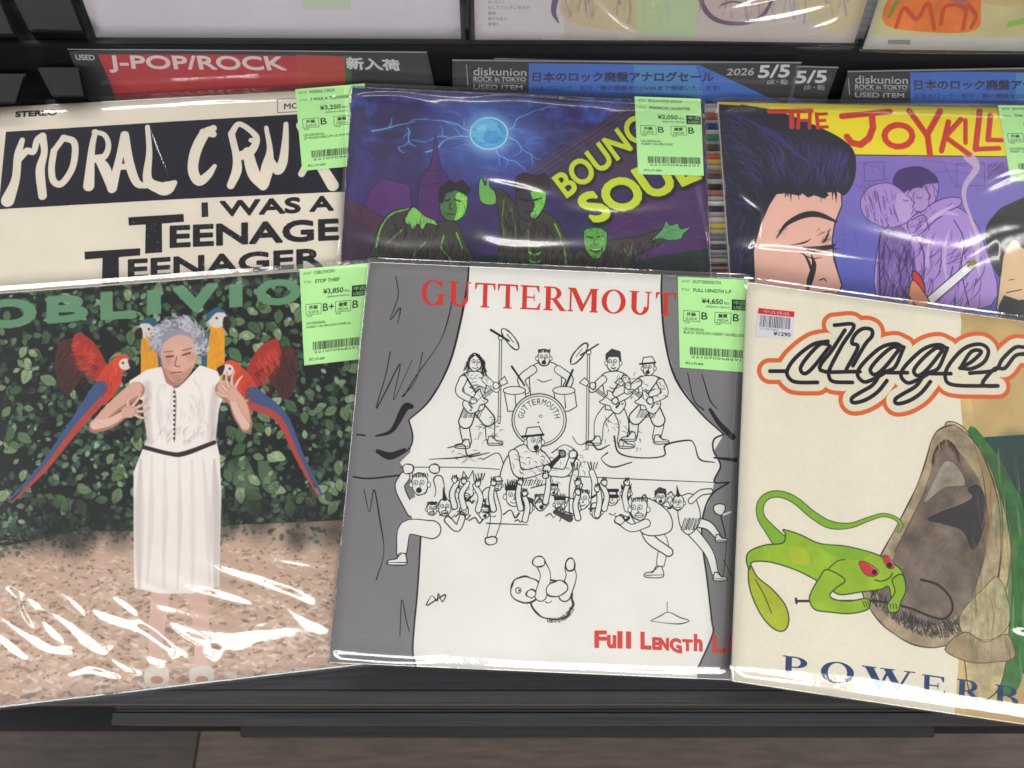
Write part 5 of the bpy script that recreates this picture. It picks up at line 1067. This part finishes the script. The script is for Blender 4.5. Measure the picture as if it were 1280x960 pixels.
# stepped rails at the front, seen from above
zA, zB, zC = .90, .86, .78
xl = lambda px, py, z: W(px, py, 1)[0] * (CAMZ - z) / (CAMZ - W(px, py, 1)[2])
yA0, yA1 = zy(879, zA), zy(846, zA)
for k, (f0, f1, dz) in enumerate(((0, .485, 0), (.50, 2.6, -.0005))):
    bpart('rail_board', -.9, .9, yA0 + (yA1 - yA0) * f0, yA0 + (yA1 - yA0) * f1, zA - .03, zA + dz, woods[0], bevel=.0005)
bpart('rail_core', -.899, .899, yA0 + .0004, yA1 + .024, zA - .0305, zA - .004, blackm, bevel=0)
bpart('edge_strip', -.9, .9, yA0 - .0012, yA0 - .0001, zA - .028, zA - .001, tanb, bevel=0)
xb = xl(140, 895, zB)
yB0 = zy(904, zB)
bpart('middle_rail', xb, .9, yB0, yB0 + (yA0 - yB0) * .60, zB - .06, zB, woods[1], bevel=.0006)
bpart('middle_rail', xb + .002, .9, yB0 + (yA0 - yB0) * .612, yB0 + (yA0 - yB0) * .80, zB - .06, zB - .0012, woods[1], bevel=.0006)
bpart('middle_rail', xb + .001, .9, yB0 + (yA0 - yB0) * .812, yA0 + .006, zB - .06, zB + .0003, woods[1], bevel=.0006)
bpart('edge_strip', xb, .9, yB0 - .0012, yB0 - .0001, zB - .058, zB - .001, tanb, bevel=0)
xc0, xc1 = xl(300, 915, zC), xl(1168, 912, zC)
yC0 = zy(922, zC)
bpart('lower_rail', xc0, xc1, yC0, yB0 + .012, zC - .05, zC, woods[2])
# dark recess at both ends
bpart('recess_board', -.9, xc0 - .001, yC0 + .006, yB0 + .03, zC - .08, zC - .045, blackm)
bpart('recess_board', xc1 + .001, .9, yC0 + .004, yB0 + .03, zC - .08, zC - .045, blackm)
bpart('front_panel', -.88, .88, .06, .09, .1, zA - .032, woods[0])
bpart('plinth', -.88, .88, .10, .8, .0, .1, blackm)
bpart('bin_floor', -.88, .88, .091, .8, .55, .58, black)
bpart('back_panel', -.88, .88, .64, .66, .581, 1.12, black)
for x in (-.9, .88): bpart('side_panel', x, x + .02, .061, .8, .1, zA - .035, woods[0])
# upright support under the front row
bpart('support_shelf', -.8, .8, yA1 + .034, yA1 + .2, zA - .04, zA - .034, black)
for sx_ in (458, 575, 640):
    xq = xl(sx_, 846, zA); bpart('slot_divider', xq - .004, xq + .004, yA1 + .0315, yA1 + .18, zA - .033, zA - .004, blackm)

# tier behind: black shelf with a lip
tier = thing('raised_shelf', 'black steel shelf step carrying the upright record sleeves at the top', 'shelf', (0, .64, 1.0))
def tpart(*a, **k): o = box(*a, **k); o.parent = tier; o.matrix_parent_inverse = tier.matrix_world.inverted(); return o
def proj(P):
    v = np.atleast_2d(P) - C0; d = v @ FW
    return np.stack([640 + FOC * (v @ RX) / d, 480 - FOC * (v @ UP) / d], 1)
tpart('shelf_top', -1.0, 1.0, .5575, .95, 1.05, 1.062, black)
tpart('front_lip', -1.0, 1.0, .5505, .557, .99, 1.068, blackm)
tpart('riser', -1.0, 1.0, .5580, .59, .2, 1.049, black)
tpart('rear_panel', -1.0, 1.0, .93, .95, 1.0621, 1.6, black)
tpart('card_rail', -1.0, 1.0, .515, .5495, .985, 1.0, blackm)
for sxx in (584, 1085): xq = W(sxx, 50, .675)[0]; tpart('sleeve_divider', xq - .0015, xq + .0015, .562, .62, 1.0622, 1.075, blackm)
def pxbox(name, px4, d0, d1, mat, parent):
    P = [W(x, y, d0) for x, y in px4] + [W(x, y, d1) for x, y in px4]
    base = np.array(parent.location); return hexa(name, [p - base for p in P], mat, None, .001)
for nm, lab, boxes in (('bookend_block', 'black bookend block left of the red header card', [[(46, 84), (100, 84), (108, 122), (66, 122)]]),
                       ('bookend_block', 'black bookend block at the far left edge behind the sleeves', [[(-30, 92), (34, 92), (22, 130), (-34, 130)]]),
                       ('storage_box', 'large black box at the top left beside the plain pale sleeve', [[(38, 40), (108, 42), (80, -30), (2, -30)]]),
                       ('storage_box', 'black box in the top left corner, cut by the picture edge', [[(-60, 46), (22, 46), (-10, -30), (-90, -30)]])):
    q = boxes[0]; dd = .672 if 'block' in nm else .66
    r0 = thing(nm, lab, 'box', W(q[0][0], q[0][1], dd + .01))
    o = pxbox('body', q, dd, dd + .03, blackm, r0); o.parent = r0
    c = np.mean(q, 0); o = pxbox('lid', [tuple(lerp(c, p, .93)) for p in q], dd - .004, dd - .0005, black, r0); o.parent = r0

# upper row of sleeves standing on the shelf
def upright(bl, br, d, t=-.78, yaw=0, roll=0, size=.315):
    x, y = (bl[0] + br[0]) / 2, (bl[1] + br[1]) / 2
    pl = Plane(x, y, d, t, yaw, roll); Q = pl.ab([bl, br]); a = Q[0]; b = Q[1]
    up = np.array([-(b - a)[1], (b - a)[0]]); up = up / np.linalg.norm(up) * size
    tl, tr = a + up, b + up
    return pl, proj(np.vstack([pl.pt(*tl), pl.pt(*tr), pl.pt(*b), pl.pt(*a)]))
def art_plain(cv):
    cv.zoom(1, 0, 0); cv.a *= (1 + (fbm(cv.h, cv.w, 60, 3)[..., None] - .5) * .03)
    cv.poly([(372, -40), (440, -40), (438, 12), (380, 12)], (196, 214, 186), .8)
def art_portrait(cv):
    """soft pencil shapes only: strands and folds"""
    cv.zoom(1, 0, 0); r = random.Random(2)
    cv.poly([(706, 60), (700, -120), (1110, -120), (1068, 60)], (206, 196, 190))
    cv.poly([(735, -60), (700, 10), (730, 32), (800, 38), (830, 20), (800, -60)], (206, 188, 140), .7, sm=True)
    cv.poly([(960, -60), (1000, 10), (1060, 40), (1120, -60)], (214, 200, 150), .7, sm=True)
    cv.poly([(870, -60), (878, 5), (905, 28), (950, 22), (975, -20), (980, -60)], (206, 188, 184), sm=True); cv.line([(870, -60), (878, 5), (905, 28), (950, 22), (975, -20)], [4, 6, 5, 5, 4], (92, 74, 96), .8)
    cv.line([(902, 6), (916, 2), (934, 5)], 2, (120, 90, 104)); cv.line([(700, -20), (692, 12), (698, 28)], [8, 7, 2], (92, 74, 110), .8)
    for k in range(60):
        x = r.uniform(690, 1060); cv.line([(x, r.uniform(-50, 10)), (x + r.uniform(-10, 10), r.uniform(0, 30))], [1, 3, 1][:2], r.choice([(150, 132, 150), (170, 156, 120), (120, 100, 130)]), .3)
    cv.poly([(795, -60), (870, -60), (872, 46), (796, 46)], (184, 212, 162), .75)
    for k, (t, wd) in enumerate((('白いちじく', 20), ('おしたてんきに望みの', 52), ('戦後', 10), ('静かな友人', 24), ('夢博士', 14))): cv.text(t, [(610, 0 + k * 7), (610 + wd, 0 + k * 7), (610 + wd, 4.6 + k * 7), (610, 4.6 + k * 7)], (110, 104, 120), .8)
    for yv in (47, 51): cv.text('……この一部を複製することを禁じます 東京', [(612, yv), (678, yv + 1), (678, yv + 3.4), (612, yv + 2.4)], (120, 112, 120), .7)
def art_back(cv):
    cv.zoom(1, 0, 0)
    for k in range(7): cv.text('SIDE A  B  1  2  3', [(1066 + k * 2.2, 48 - k * 9), (1092 + k * 2.2, 48 - k * 9), (1093 + k * 2.2, 51 - k * 9), (1067 + k * 2.2, 51 - k * 9)], (80, 78, 96), .8)
def art_paint(cv):
    cv.zoom(1, 0, 0); r = random.Random(9); n = fbm(cv.h, cv.w, 60, 15)
    cv.poly([(1090, 44), (1130, -120), (1420, -120), (1420, 50)], (214, 204, 140), .8, tex=.9 + .2 * n)
    cv.poly([(1106, 30), (1112, -5), (1140, -40), (1220, -40), (1226, 10), (1218, 38), (1160, 40)], (226, 130, 62), sm=True, tex=.85 + .35 * n)
    for p in ([(1120, 34), (1130, 10), (1146, 24), (1160, 4), (1168, 36)], [(1176, 30), (1182, 8), (1206, 10), (1204, 36)], [(1214, 34), (1220, 20), (1210, 6)]): cv.line(p, 5, (206, 84, 58), .8)
    cv.poly([(1150, -40), (1170, -10), (1208, 4), (1214, -40)], (182, 110, 130), .8, sm=True); cv.line([(1112, 20), (1122, 0), (1140, -14)], 5, (110, 160, 70), .8)
    cv.poly([(1230, 4), (1300, 0), (1300, -40), (1220, -40)], (212, 186, 130), .8, sm=True); cv.line([(1262, 30), (1290, 24)], 8, (150, 200, 90), .9); cv.poly([(1110, 50), (1138, 50), (1138, 56), (1110, 55)], (120, 116, 110), .6)

pl, q = upright((120, 47), (576, 49), .676)
record('record', 'plain pale lilac-white record sleeve standing at the top left', q, pl, art_plain, (216, 211, 219), [([(250, 8), (320, 4), (380, 12)], 6, .8)], seed=21, curl=(.001,) * 4, group='upright records on the raised shelf', scale=1.6, N=120)
pl, q = upright((594, 53), (1066, 60), .674, yaw=.02)
record('record', 'pale grey record sleeve with pencil-drawn shapes, green sticker and tiny text, top centre', q, pl, art_portrait, (214, 208, 210),
       [([(730, -10), (770, 30), (800, 46)], 5, 1.6), ([(800, -20), (815, 10), (830, -5), (850, -10)], 4, 1.2), ([(890, 20), (960, 0), (1050, -20)], 5, 1.6), ([(900, 34), (980, 22), (1050, 6)], 5, 1.6), ([(1000, 40), (1040, 28), (1056, 14)], 4, 1.4), ([(930, 10), (1000, -8), (1060, -30)], 4, 1.4), ([(596, -10), (600, 14), (598, 30)], 5, 1.5)], seed=22, curl=(.001,) * 4, group='upright records on the raised shelf', scale=1.8, N=200, film=film_crisp)
pl, q = upright((1040, 54), (1480, 62), .684, yaw=.0)
record('record', 'white back cover with small print, peeking out between the top centre and top right sleeves', q, pl, art_back, (208, 208, 216), seed=23, curl=(.001,) * 4, group='upright records on the raised shelf', scale=1.6, N=80)
pl, q = upright((1080, 62), (1550, 68), .668, yaw=.0)
record('record', 'record sleeve painted in orange, yellow and green, at the top right corner', q, pl, art_paint, (212, 210, 203), [([(1100, 60), (1110, 20), (1130, -20)], 4, 1.2)], seed=24, curl=(.001,) * 4, group='upright records on the raised shelf', scale=1.6, N=120)

# header cards in clear holders
card_film = film_mat('acrylic_holder', rough=.06, haze=.06, bump=.3, bscale=25, refl=.8)  # raised diffuse haze stands in for glare washing out the cards
cards = {}
def header(label, q, pl, art, seed):
    cvx = Canvas(pl, q, 3.4, (24, 26, 32)); art(cvx); im = cvx.image('card_' + str(seed), seed=seed, grain=.01)
    Q = pl.ab(q); n = 6; u, v = np.meshgrid(np.linspace(0, 1, 12), np.linspace(0, 1, n))
    def bil(Q, u, v): u = u[..., None]; v = v[..., None]; return (Q[3] * (1 - u) + Q[2] * u) * (1 - v) + (Q[0] * (1 - u) + Q[1] * u) * v
    base = pl.pt(*Q[3])[()]; base = np.ravel(base)
    root = thing('header_card', label, 'sign', base, 'header cards in front of the raised shelf')
    P = bil(Q, u, v); idx = np.arange(12 * n).reshape(n, 12); F = np.stack([idx[:-1, :-1], idx[:-1, 1:], idx[1:, 1:], idx[1:, :-1]], -1).reshape(-1, 4)
    f = pl.pt(P[..., 0], P[..., 1]).reshape(-1, 3) - base; b = f - pl.n * .0006
    me = mesh_np('card', np.vstack([f, b]), np.vstack([F, F[:, ::-1] + 12 * n]), uv=np.vstack([cvx.uv(P[..., 0], P[..., 1]).reshape(-1, 2)] * 2)); me.materials.append(print_mat('header_print', im, .5))
    o = link('card', me); o.parent = root
    e = np.array([(-.003, .003), (.003, .003), (.003, -.003), (-.003, -.003)]); Q2 = Q + e; P = bil(Q2, u, v)
    f = pl.pt(P[..., 0], P[..., 1], .0016 + .0006 * np.sin(u * 9 + seed)).reshape(-1, 3) - base
    me = mesh_np('clear_holder', f, F); me.materials.append(card_film); o = link('clear_holder', me); o.parent = root
    P8 = [pl.pt(*Q2[0], .0002), pl.pt(*Q2[1], .0002), pl.pt(*(Q2[1] - (0, .0009)), .0002), pl.pt(*(Q2[0] - (0, .0009)), .0002)]
    P8 = [np.ravel(p) - base for p in P8]; P8 = [p + pl.n * .0022 for p in P8] + P8
    o = hexa('holder_rim', P8, pbr('rim_clear', (.3, .3, .34), .2), None, .0002); o.parent = root
WH = (222, 222, 224)
def art_pop(cv):
    cv.zoom(4, 0, 0)
    cv.poly([(484, 262), (1728, 282), (1740, 560), (600, 560), (548, 404)], (190, 34, 40)); cv.poly([(1480, 270), (1728, 282), (1732, 440), (1490, 440)], (186, 66, 38), .8); cv.poly([(1722, 276), (1756, 278), (1764, 560), (1736, 560)], (44, 92, 46))  # the orange patch is a reflection painted into the red print
    cv.text('USED', [(374, 272), (470, 275), (474, 300), (382, 298)], (200, 200, 204), bold=2.4)
    cv.text('J-POP/ROCK', [(540, 278), (1412, 284), (1438, 370), (552, 360)], (232, 216, 214), bold=7)
    cv.text('新入荷', [(1732, 286), (1990, 300), (2006, 352), (1736, 344)], (214, 214, 216), bold=6)
def sale(cv, dx, dy):
    cv.zoom(1, 0, 0); S = lambda *p: [(x + dx, y + dy) for x, y in p]
    cv.poly(S((661, 79), (985, 82), (985, 160), (661, 160)), (56, 112, 204)); cv.poly(S((793, 81), (870, 82), (890, 160), (793, 160)), (84, 164, 208), .6)
    cv.poly(S((868, 78), (1000, 79), (990, 150), (985, 128)), (26, 28, 30)); cv.poly(S((868, 78), (1000, 79), (1000, 140)), (26, 28, 30))
    cv.line(S((583, 81), (585, 108)), 1.1, WH, .8)
    cv.text('diskunion', S((592, 84), (658, 86), (658, 95), (592, 94)), (190, 190, 196), bold=.3); cv.text('ROCK in TOKYO', S((592, 95.5), (657, 96.5), (657, 102), (592, 102)), (196, 196, 202), bold=.3)
    cv.line(S((592, 103.5), (658, 104)), .7, (170, 170, 176)); cv.text('USED ITEM', S((592, 105.5), (653, 106.5), (653, 112), (592, 111.5)), (190, 190, 196), bold=.4)
    cv.text('日本のロック廃盤アナログセール', S((666, 90), (892, 90), (892, 102), (666, 102)), (14, 24, 66), bold=.9)
    cv.text('日本のロック・和モノ等の廃盤をCOVERまで開催いたします!', S((666, 107), (900, 107), (900, 113), (666, 113)), (16, 36, 100), bold=.2)
    cv.text('2026', S((910, 86), (944, 85), (942, 94), (908, 94)), (190, 188, 180), bold=.5); cv.text('5/5', S((950, 82), (988, 81), (986, 96), (948, 97)), WH, bold=1.6); cv.text('(火・祝)', S((960, 99), (985, 99), (984, 106), (959, 106)), (196, 196, 190), bold=.3)
def cardplane(x, y, d): return Plane(x, y, d, -.74, 0, 0)
header('header card reading J-POP/ROCK in white on red', [(91, 64), (530, 68), (545, 128), (116, 126)], cardplane(320, 118, .703), art_pop, 31)
header('blue sale header card with the full date, standing behind the purple sleeve', [(570, 78), (996, 81), (982, 138), (570, 138)], cardplane(780, 118, .701), lambda c: sale(c, 0, 0), 32)
header('sale header card mostly hidden, only its white 5/5 date end showing in the middle', [(622, 76), (1042, 87), (1024, 138), (630, 138)], cardplane(830, 118, .706), lambda c: sale(c, 46, 7), 33)
header('blue sale header card at the right, standing behind the yellow-topped sleeve', [(1062, 92), (1500, 84), (1500, 138), (1050, 138)], cardplane(1280, 118, .703), lambda c: sale(c, 477, 10), 34)

# ------------------------------------------------------------------ records packed on edge under the display
JOY = (1138.3, 341.1, .6643, .1304, -.0448, .0309)
jp = Plane(*JOY).shifted(-.016)
sc = [(.5, .48, .46), (.62, .6, .58), (.42, .14, .1), (.45, .42, .4), (.05, .07, .22), (.5, .55, .6), (.06, .3, .16), (.4, .38, .38), (.1, .08, .09), (.5, .47, .44), (.7, .12, .08), (.62, .5, .1), (.5, .46, .4), (.35, .2, .14), (.12, .12, .14), (.5, .5, .46), (.04, .04, .05), (.42, .2, .15), (.5, .46, .44), (.8, .8, .82), (.05, .05, .06), (.4, .4, .38), (.6, .56, .52), (.64, .52, .12), (.5, .46, .3), (.22, .22, .24), (.5, .48, .46), (.08, .08, .1), (.4, .38, .4), (.3, .3, .34)]
cn = ['grey', 'pale grey', 'dull red', 'grey', 'dark navy', 'bluish grey', 'green', 'grey', 'black', 'grey', 'bright red', 'yellow', 'grey', 'brown', 'charcoal', 'pale grey', 'black', 'brown', 'grey', 'white', 'black', 'grey', 'pale grey', 'yellow', 'olive', 'charcoal', 'grey', 'black', 'grey', 'charcoal']
mats = [pbr('spine', c, .25, coat=.8, noise=.25, nscale=120) for c in sc]
y = 128.; rr = random.Random(3); k = 0
while y < 352:
    th = rr.choice((5.6, 6.4, 7.4)); x0 = 862 + rr.uniform(-3, 3)
    q = jp.ab([(x0, y), (1330, y), (1330, y + th - 1.2), (x0, y + th - 1.2)])
    h = rr.uniform(-.0015, .0015)
    P = [np.ravel(jp.pt(*p, h)) for p in q]; dn = [p + np.array((0, 0, -.312)) for p in P]
    c = P[3]
    o = hexa('record_on_edge', [p - c for p in P] + [p - c for p in dn], mats[k % len(mats)], None, .0006); o.location = c
    tag(o, 'thin %s record spine in the gap, below %s and above %s' % (cn[k % 30], cn[(k - 1) % 30], cn[(k + 1) % 30]), 'record', 'records packed on edge in the gap')
    y += th; k += 1

# ------------------------------------------------------------------ the six displayed records
GRP = 'displayed records in plastic sleeves'
Z = lambda s, ox, oy, *p: [(x / s + ox, y / s + oy) for x, y in p]
record('record', 'cream sleeve with a black lettered band, MORAL CRUX, upper row at the left', [(-9, 134), (430, 110), (436, 562), (-28, 584)], (208.7, 339.4, .6639, .1091, .0206, .0448), art_moral, (238, 230, 212),
       [([(188, 152), (200, 185), (218, 230)], 2.2, .9), ([(180, 120), (260, 116), (340, 112)], 5, 1.2), ([(10, 345), (200, 342), (400, 338)], 8, 1.0), ([(250, 200), (262, 262), (256, 300)], 6, .8)],
       tagq=[(369, 112), (456, 105), (460, 206), (378, 214)], tagtxt=('MORAL CRUX', 'I WAS A TEENAGE TEEN', '3,250', ('B', 'B'), ('US-ORIGINAL', 'LP+FLEXI/HERCUM US POP PUNK')), group=GRP, seed=1, curl=(.001, .001, .003, .002), tag_label='green price tag marked 3,250 yen')
record('record', 'dark blue and purple night-scene sleeve with slanted yellow-green lettering, upper row centre', [(440, 108), (881, 128), (897, 572), (410, 560)], (658.5, 335.7, .6574, .1354, -.046, -.0228), art_night, (50, 40, 100),
       [([(586, 118), (581, 220), (582, 330)], 2.2, .9), ([(440, 122), (500, 121), (560, 140)], 7, 1.3), ([(588, 134), (640, 126), (700, 134), (800, 142)], 14, 2.6), ([(596, 228), (640, 236), (694, 250)], 7, 1.7), ([(588, 300), (640, 314), (780, 312)], 12, 2.8), ([(866, 230), (880, 290), (886, 340)], 5, 1.3), ([(740, 152), (800, 142), (890, 150)], 8, 1.5), ([(430, 300), (500, 316), (575, 312)], 13, 2.0), ([(700, 262), (760, 272), (860, 262)], 10, 1.4)],
       tagq=[(793, 121), (875.5, 124), (879.5, 220), (797.5, 218)], tagtxt=('BOUNCING SOULS', 'MANIACAL LAUGHTER', '2,050', ('B', 'B'), ('US-ORIGINAL', 'INSERT US-MELODIC')), group=GRP, seed=2, wav=.0012, film=film_soft, curl=(.001, .0015, .004, .002), tag_label='green price tag marked 2,050 yen')
record('record', 'comic-style sleeve with red brush lettering on a yellow band above a dark-haired profile', [(898, 127), (1338, 136), (1397, 572), (930, 577)], JOY, art_comic, (120, 110, 190),
       [([(1040, 286), (1110, 304), (1180, 318), (1250, 312)], 17, 3.0), ([(1180, 336), (1240, 300), (1300, 292)], 14, 2.3), ([(930, 312), (1000, 318), (1100, 330), (1200, 336)], 5, 1.1), ([(920, 245), (935, 258), (950, 268)], 5, 1.3), ([(900, 310), (960, 322), (1040, 328)], 16, 2.4), ([(925, 130), (1000, 138), (1100, 140)], 6, .9), ([(950, 236), (975, 200), (998, 160)], 1.8, .6), ([(980, 240), (1010, 195), (1026, 162)], 1.6, .5), ([(930, 330), (945, 300), (950, 260)], 4, 1.2), ([(1220, 240), (1260, 222), (1290, 218)], 6, 1.2)],
       tagq=[(1247, 132), (1330, 133), (1342, 226), (1263, 227)], tagtxt=('JOYKILLER', 'THE JOYKILLER', '3,050', ('B', 'B'), ('US-ORIGINAL', 'INSERT US-MELODIC')), group=GRP, seed=3, wav=.0012, film=film_soft, curl=(.001, .0015, .003, .002), tag_label='green price tag cut by the right picture edge')
S2 = lambda *p: Z(2.6667, 0, 600, *p)
zig = [S2((-40, 400), (60, 480), (170, 545), (250, 560)), S2((80, 380), (120, 470), (170, 550)), S2((84, 385), (170, 420), (250, 470), (340, 540), (415, 525)), S2((190, 345), (270, 400), (310, 470), (330, 540)), S2((270, 400), (400, 450), (520, 490), (630, 555)), S2((365, 350), (480, 430), (560, 520), (600, 590)),
       S2((440, 310), (600, 380), (760, 420), (920, 450)), S2((550, 285), (740, 345), (960, 405), (1085, 490)), S2((650, 235), (800, 290), (960, 340), (1110, 450)), S2((850, 235), (980, 262), (1125, 285)), S2((1020, 325), (1070, 335), (1118, 365)), S2((480, 390), (640, 425), (790, 470)), S2((220, 640), (310, 620), (395, 640)), S2((370, 570), (420, 610), (490, 632)),
       S2((560, 460), (700, 515), (830, 535)), S2((760, 430), (840, 470), (930, 450)), S2((490, 575), (530, 590), (560, 600)), S2((690, 540), (720, 560), (745, 575)), S2((940, 400), (1010, 450), (1090, 490)),
       S2((-40, 470), (30, 520), (110, 590)), S2((130, 430), (200, 500), (250, 560)), S2((430, 400), (520, 500), (640, 580)), S2((600, 330), (780, 380), (980, 450)), S2((880, 330), (1010, 360), (1120, 410)), S2((260, 590), (340, 620), (420, 650)), S2((640, 470), (760, 500), (880, 500)), S2((20, 330), (90, 360), (160, 400))]
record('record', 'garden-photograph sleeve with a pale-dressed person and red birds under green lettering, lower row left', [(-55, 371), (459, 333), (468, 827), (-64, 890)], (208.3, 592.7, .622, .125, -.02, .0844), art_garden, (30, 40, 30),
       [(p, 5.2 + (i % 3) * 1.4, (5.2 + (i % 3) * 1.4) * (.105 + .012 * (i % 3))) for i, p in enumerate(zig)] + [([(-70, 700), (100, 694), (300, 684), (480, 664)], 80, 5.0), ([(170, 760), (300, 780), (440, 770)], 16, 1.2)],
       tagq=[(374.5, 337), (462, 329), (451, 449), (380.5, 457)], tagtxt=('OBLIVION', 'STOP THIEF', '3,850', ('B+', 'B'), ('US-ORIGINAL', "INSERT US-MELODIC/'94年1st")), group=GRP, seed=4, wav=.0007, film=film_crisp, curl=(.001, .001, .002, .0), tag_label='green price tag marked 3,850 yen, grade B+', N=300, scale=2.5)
record('record', 'cream sleeve with grey curtains and ink-drawn band under red serif lettering, lower row centre', [(461, 327), (936, 348), (916, 851), (410, 829)], (683.2, 582.6, .6104, .0962, -.0358, -.0612), art_curtain, (241, 241, 235),
       [([(415, 812), (470, 818), (540, 824)], 7, .7), ([(560, 826), (720, 832), (910, 840)], 7, .45), ([(880, 500), (900, 540), (915, 560)], 8, 1.2), ([(470, 334), (640, 338), (800, 346)], 4, .6)],
       tagq=[(847, 346), (935.5, 350), (931, 465.5), (849.5, 459.5)], tagtxt=('GUTTERMOUTH', 'FULL LENGTH L.P', '4,650', ('B', 'B'), ('US-ORIGINAL', 'BLACK VINYL/NO INSERT US-MELODIC')), group=GRP, seed=5, wav=.0004, curl=(.0015, .001, .0016, .0022), tag_label='green price tag marked 4,650 yen', scale=2.8, ext=(.002, .002, .004, .0015))
def art_fish2(cv):
    art_fish(cv)
root, pl, Q = record('record', 'cream and tan sleeve with an orange-outlined script logo and a green imp, lower right', [(935, 352), (1415, 420), (1424, 928), (915, 852)], (1171.2, 619.4, .606, .115, -.0345, -.1121), art_fish2, (240, 234, 214),
       [([(880, 826), (940, 832), (1088, 846), (1181, 864), (1330, 884)], 7, .72), ([(1262, 780), (1290, 784), (1330, 780)], 6, 1.8), ([(940, 560), (944, 600), (940, 660)], 9, .5)], group=GRP, seed=6, wav=.0004, curl=(.0015, .001, .002, .0035), scale=2.5, ext=(.002, .002, .005, .0015))
# small shop sticker on the cream sleeve
sq = [(948, 385), (993, 389.5), (991, 424), (944, 420)]
scv = Canvas(pl, sq, 5, (226, 224, 232))
def art_sticker(cv):
    r = random.Random(2); cv.poly(sub(sq, .0, .0, 1, .2), (206, 44, 56)); cv.text('中古商品', sub(sq, .15, .04, .86, .16), (236, 200, 204)); u = .08
    while u < .9:
        w = r.choice((.01, .018, .026)); cv.poly(sub(sq, u, .24, u + w, .66), (62, 62, 74)); u += w + r.choice((.012, .02, .026))
    cv.text('2100987', sub(sq, .1, .69, .6, .75), (120, 118, 130)); cv.text('¥1290', sub(sq, .48, .78, .93, .92), (52, 50, 66), bold=.3)
art_sticker(scv); si = scv.image('sticker', grain=.006)
SQ = pl.ab(sq); m = 8; s, t = np.meshgrid(np.linspace(0, 1, m), np.linspace(0, 1, m))
P = (SQ[3] * (1 - s[..., None]) + SQ[2] * s[..., None]) * (1 - t[..., None]) + (SQ[0] * (1 - s[..., None]) + SQ[1] * s[..., None]) * t[..., None]
base = np.array(root.location); idx = np.arange(m * m).reshape(m, m); F = np.stack([idx[:-1, :-1], idx[:-1, 1:], idx[1:, 1:], idx[1:, :-1]], -1).reshape(-1, 4)
me = mesh_np('price_sticker', pl.pt(P[..., 0], P[..., 1], .0003).reshape(-1, 3) - base, F, uv=scv.uv(P[..., 0], P[..., 1]).reshape(-1, 2)); me.materials.append(print_mat('sticker_paper', si, .4)); o = link('price_sticker', me); o.parent = root
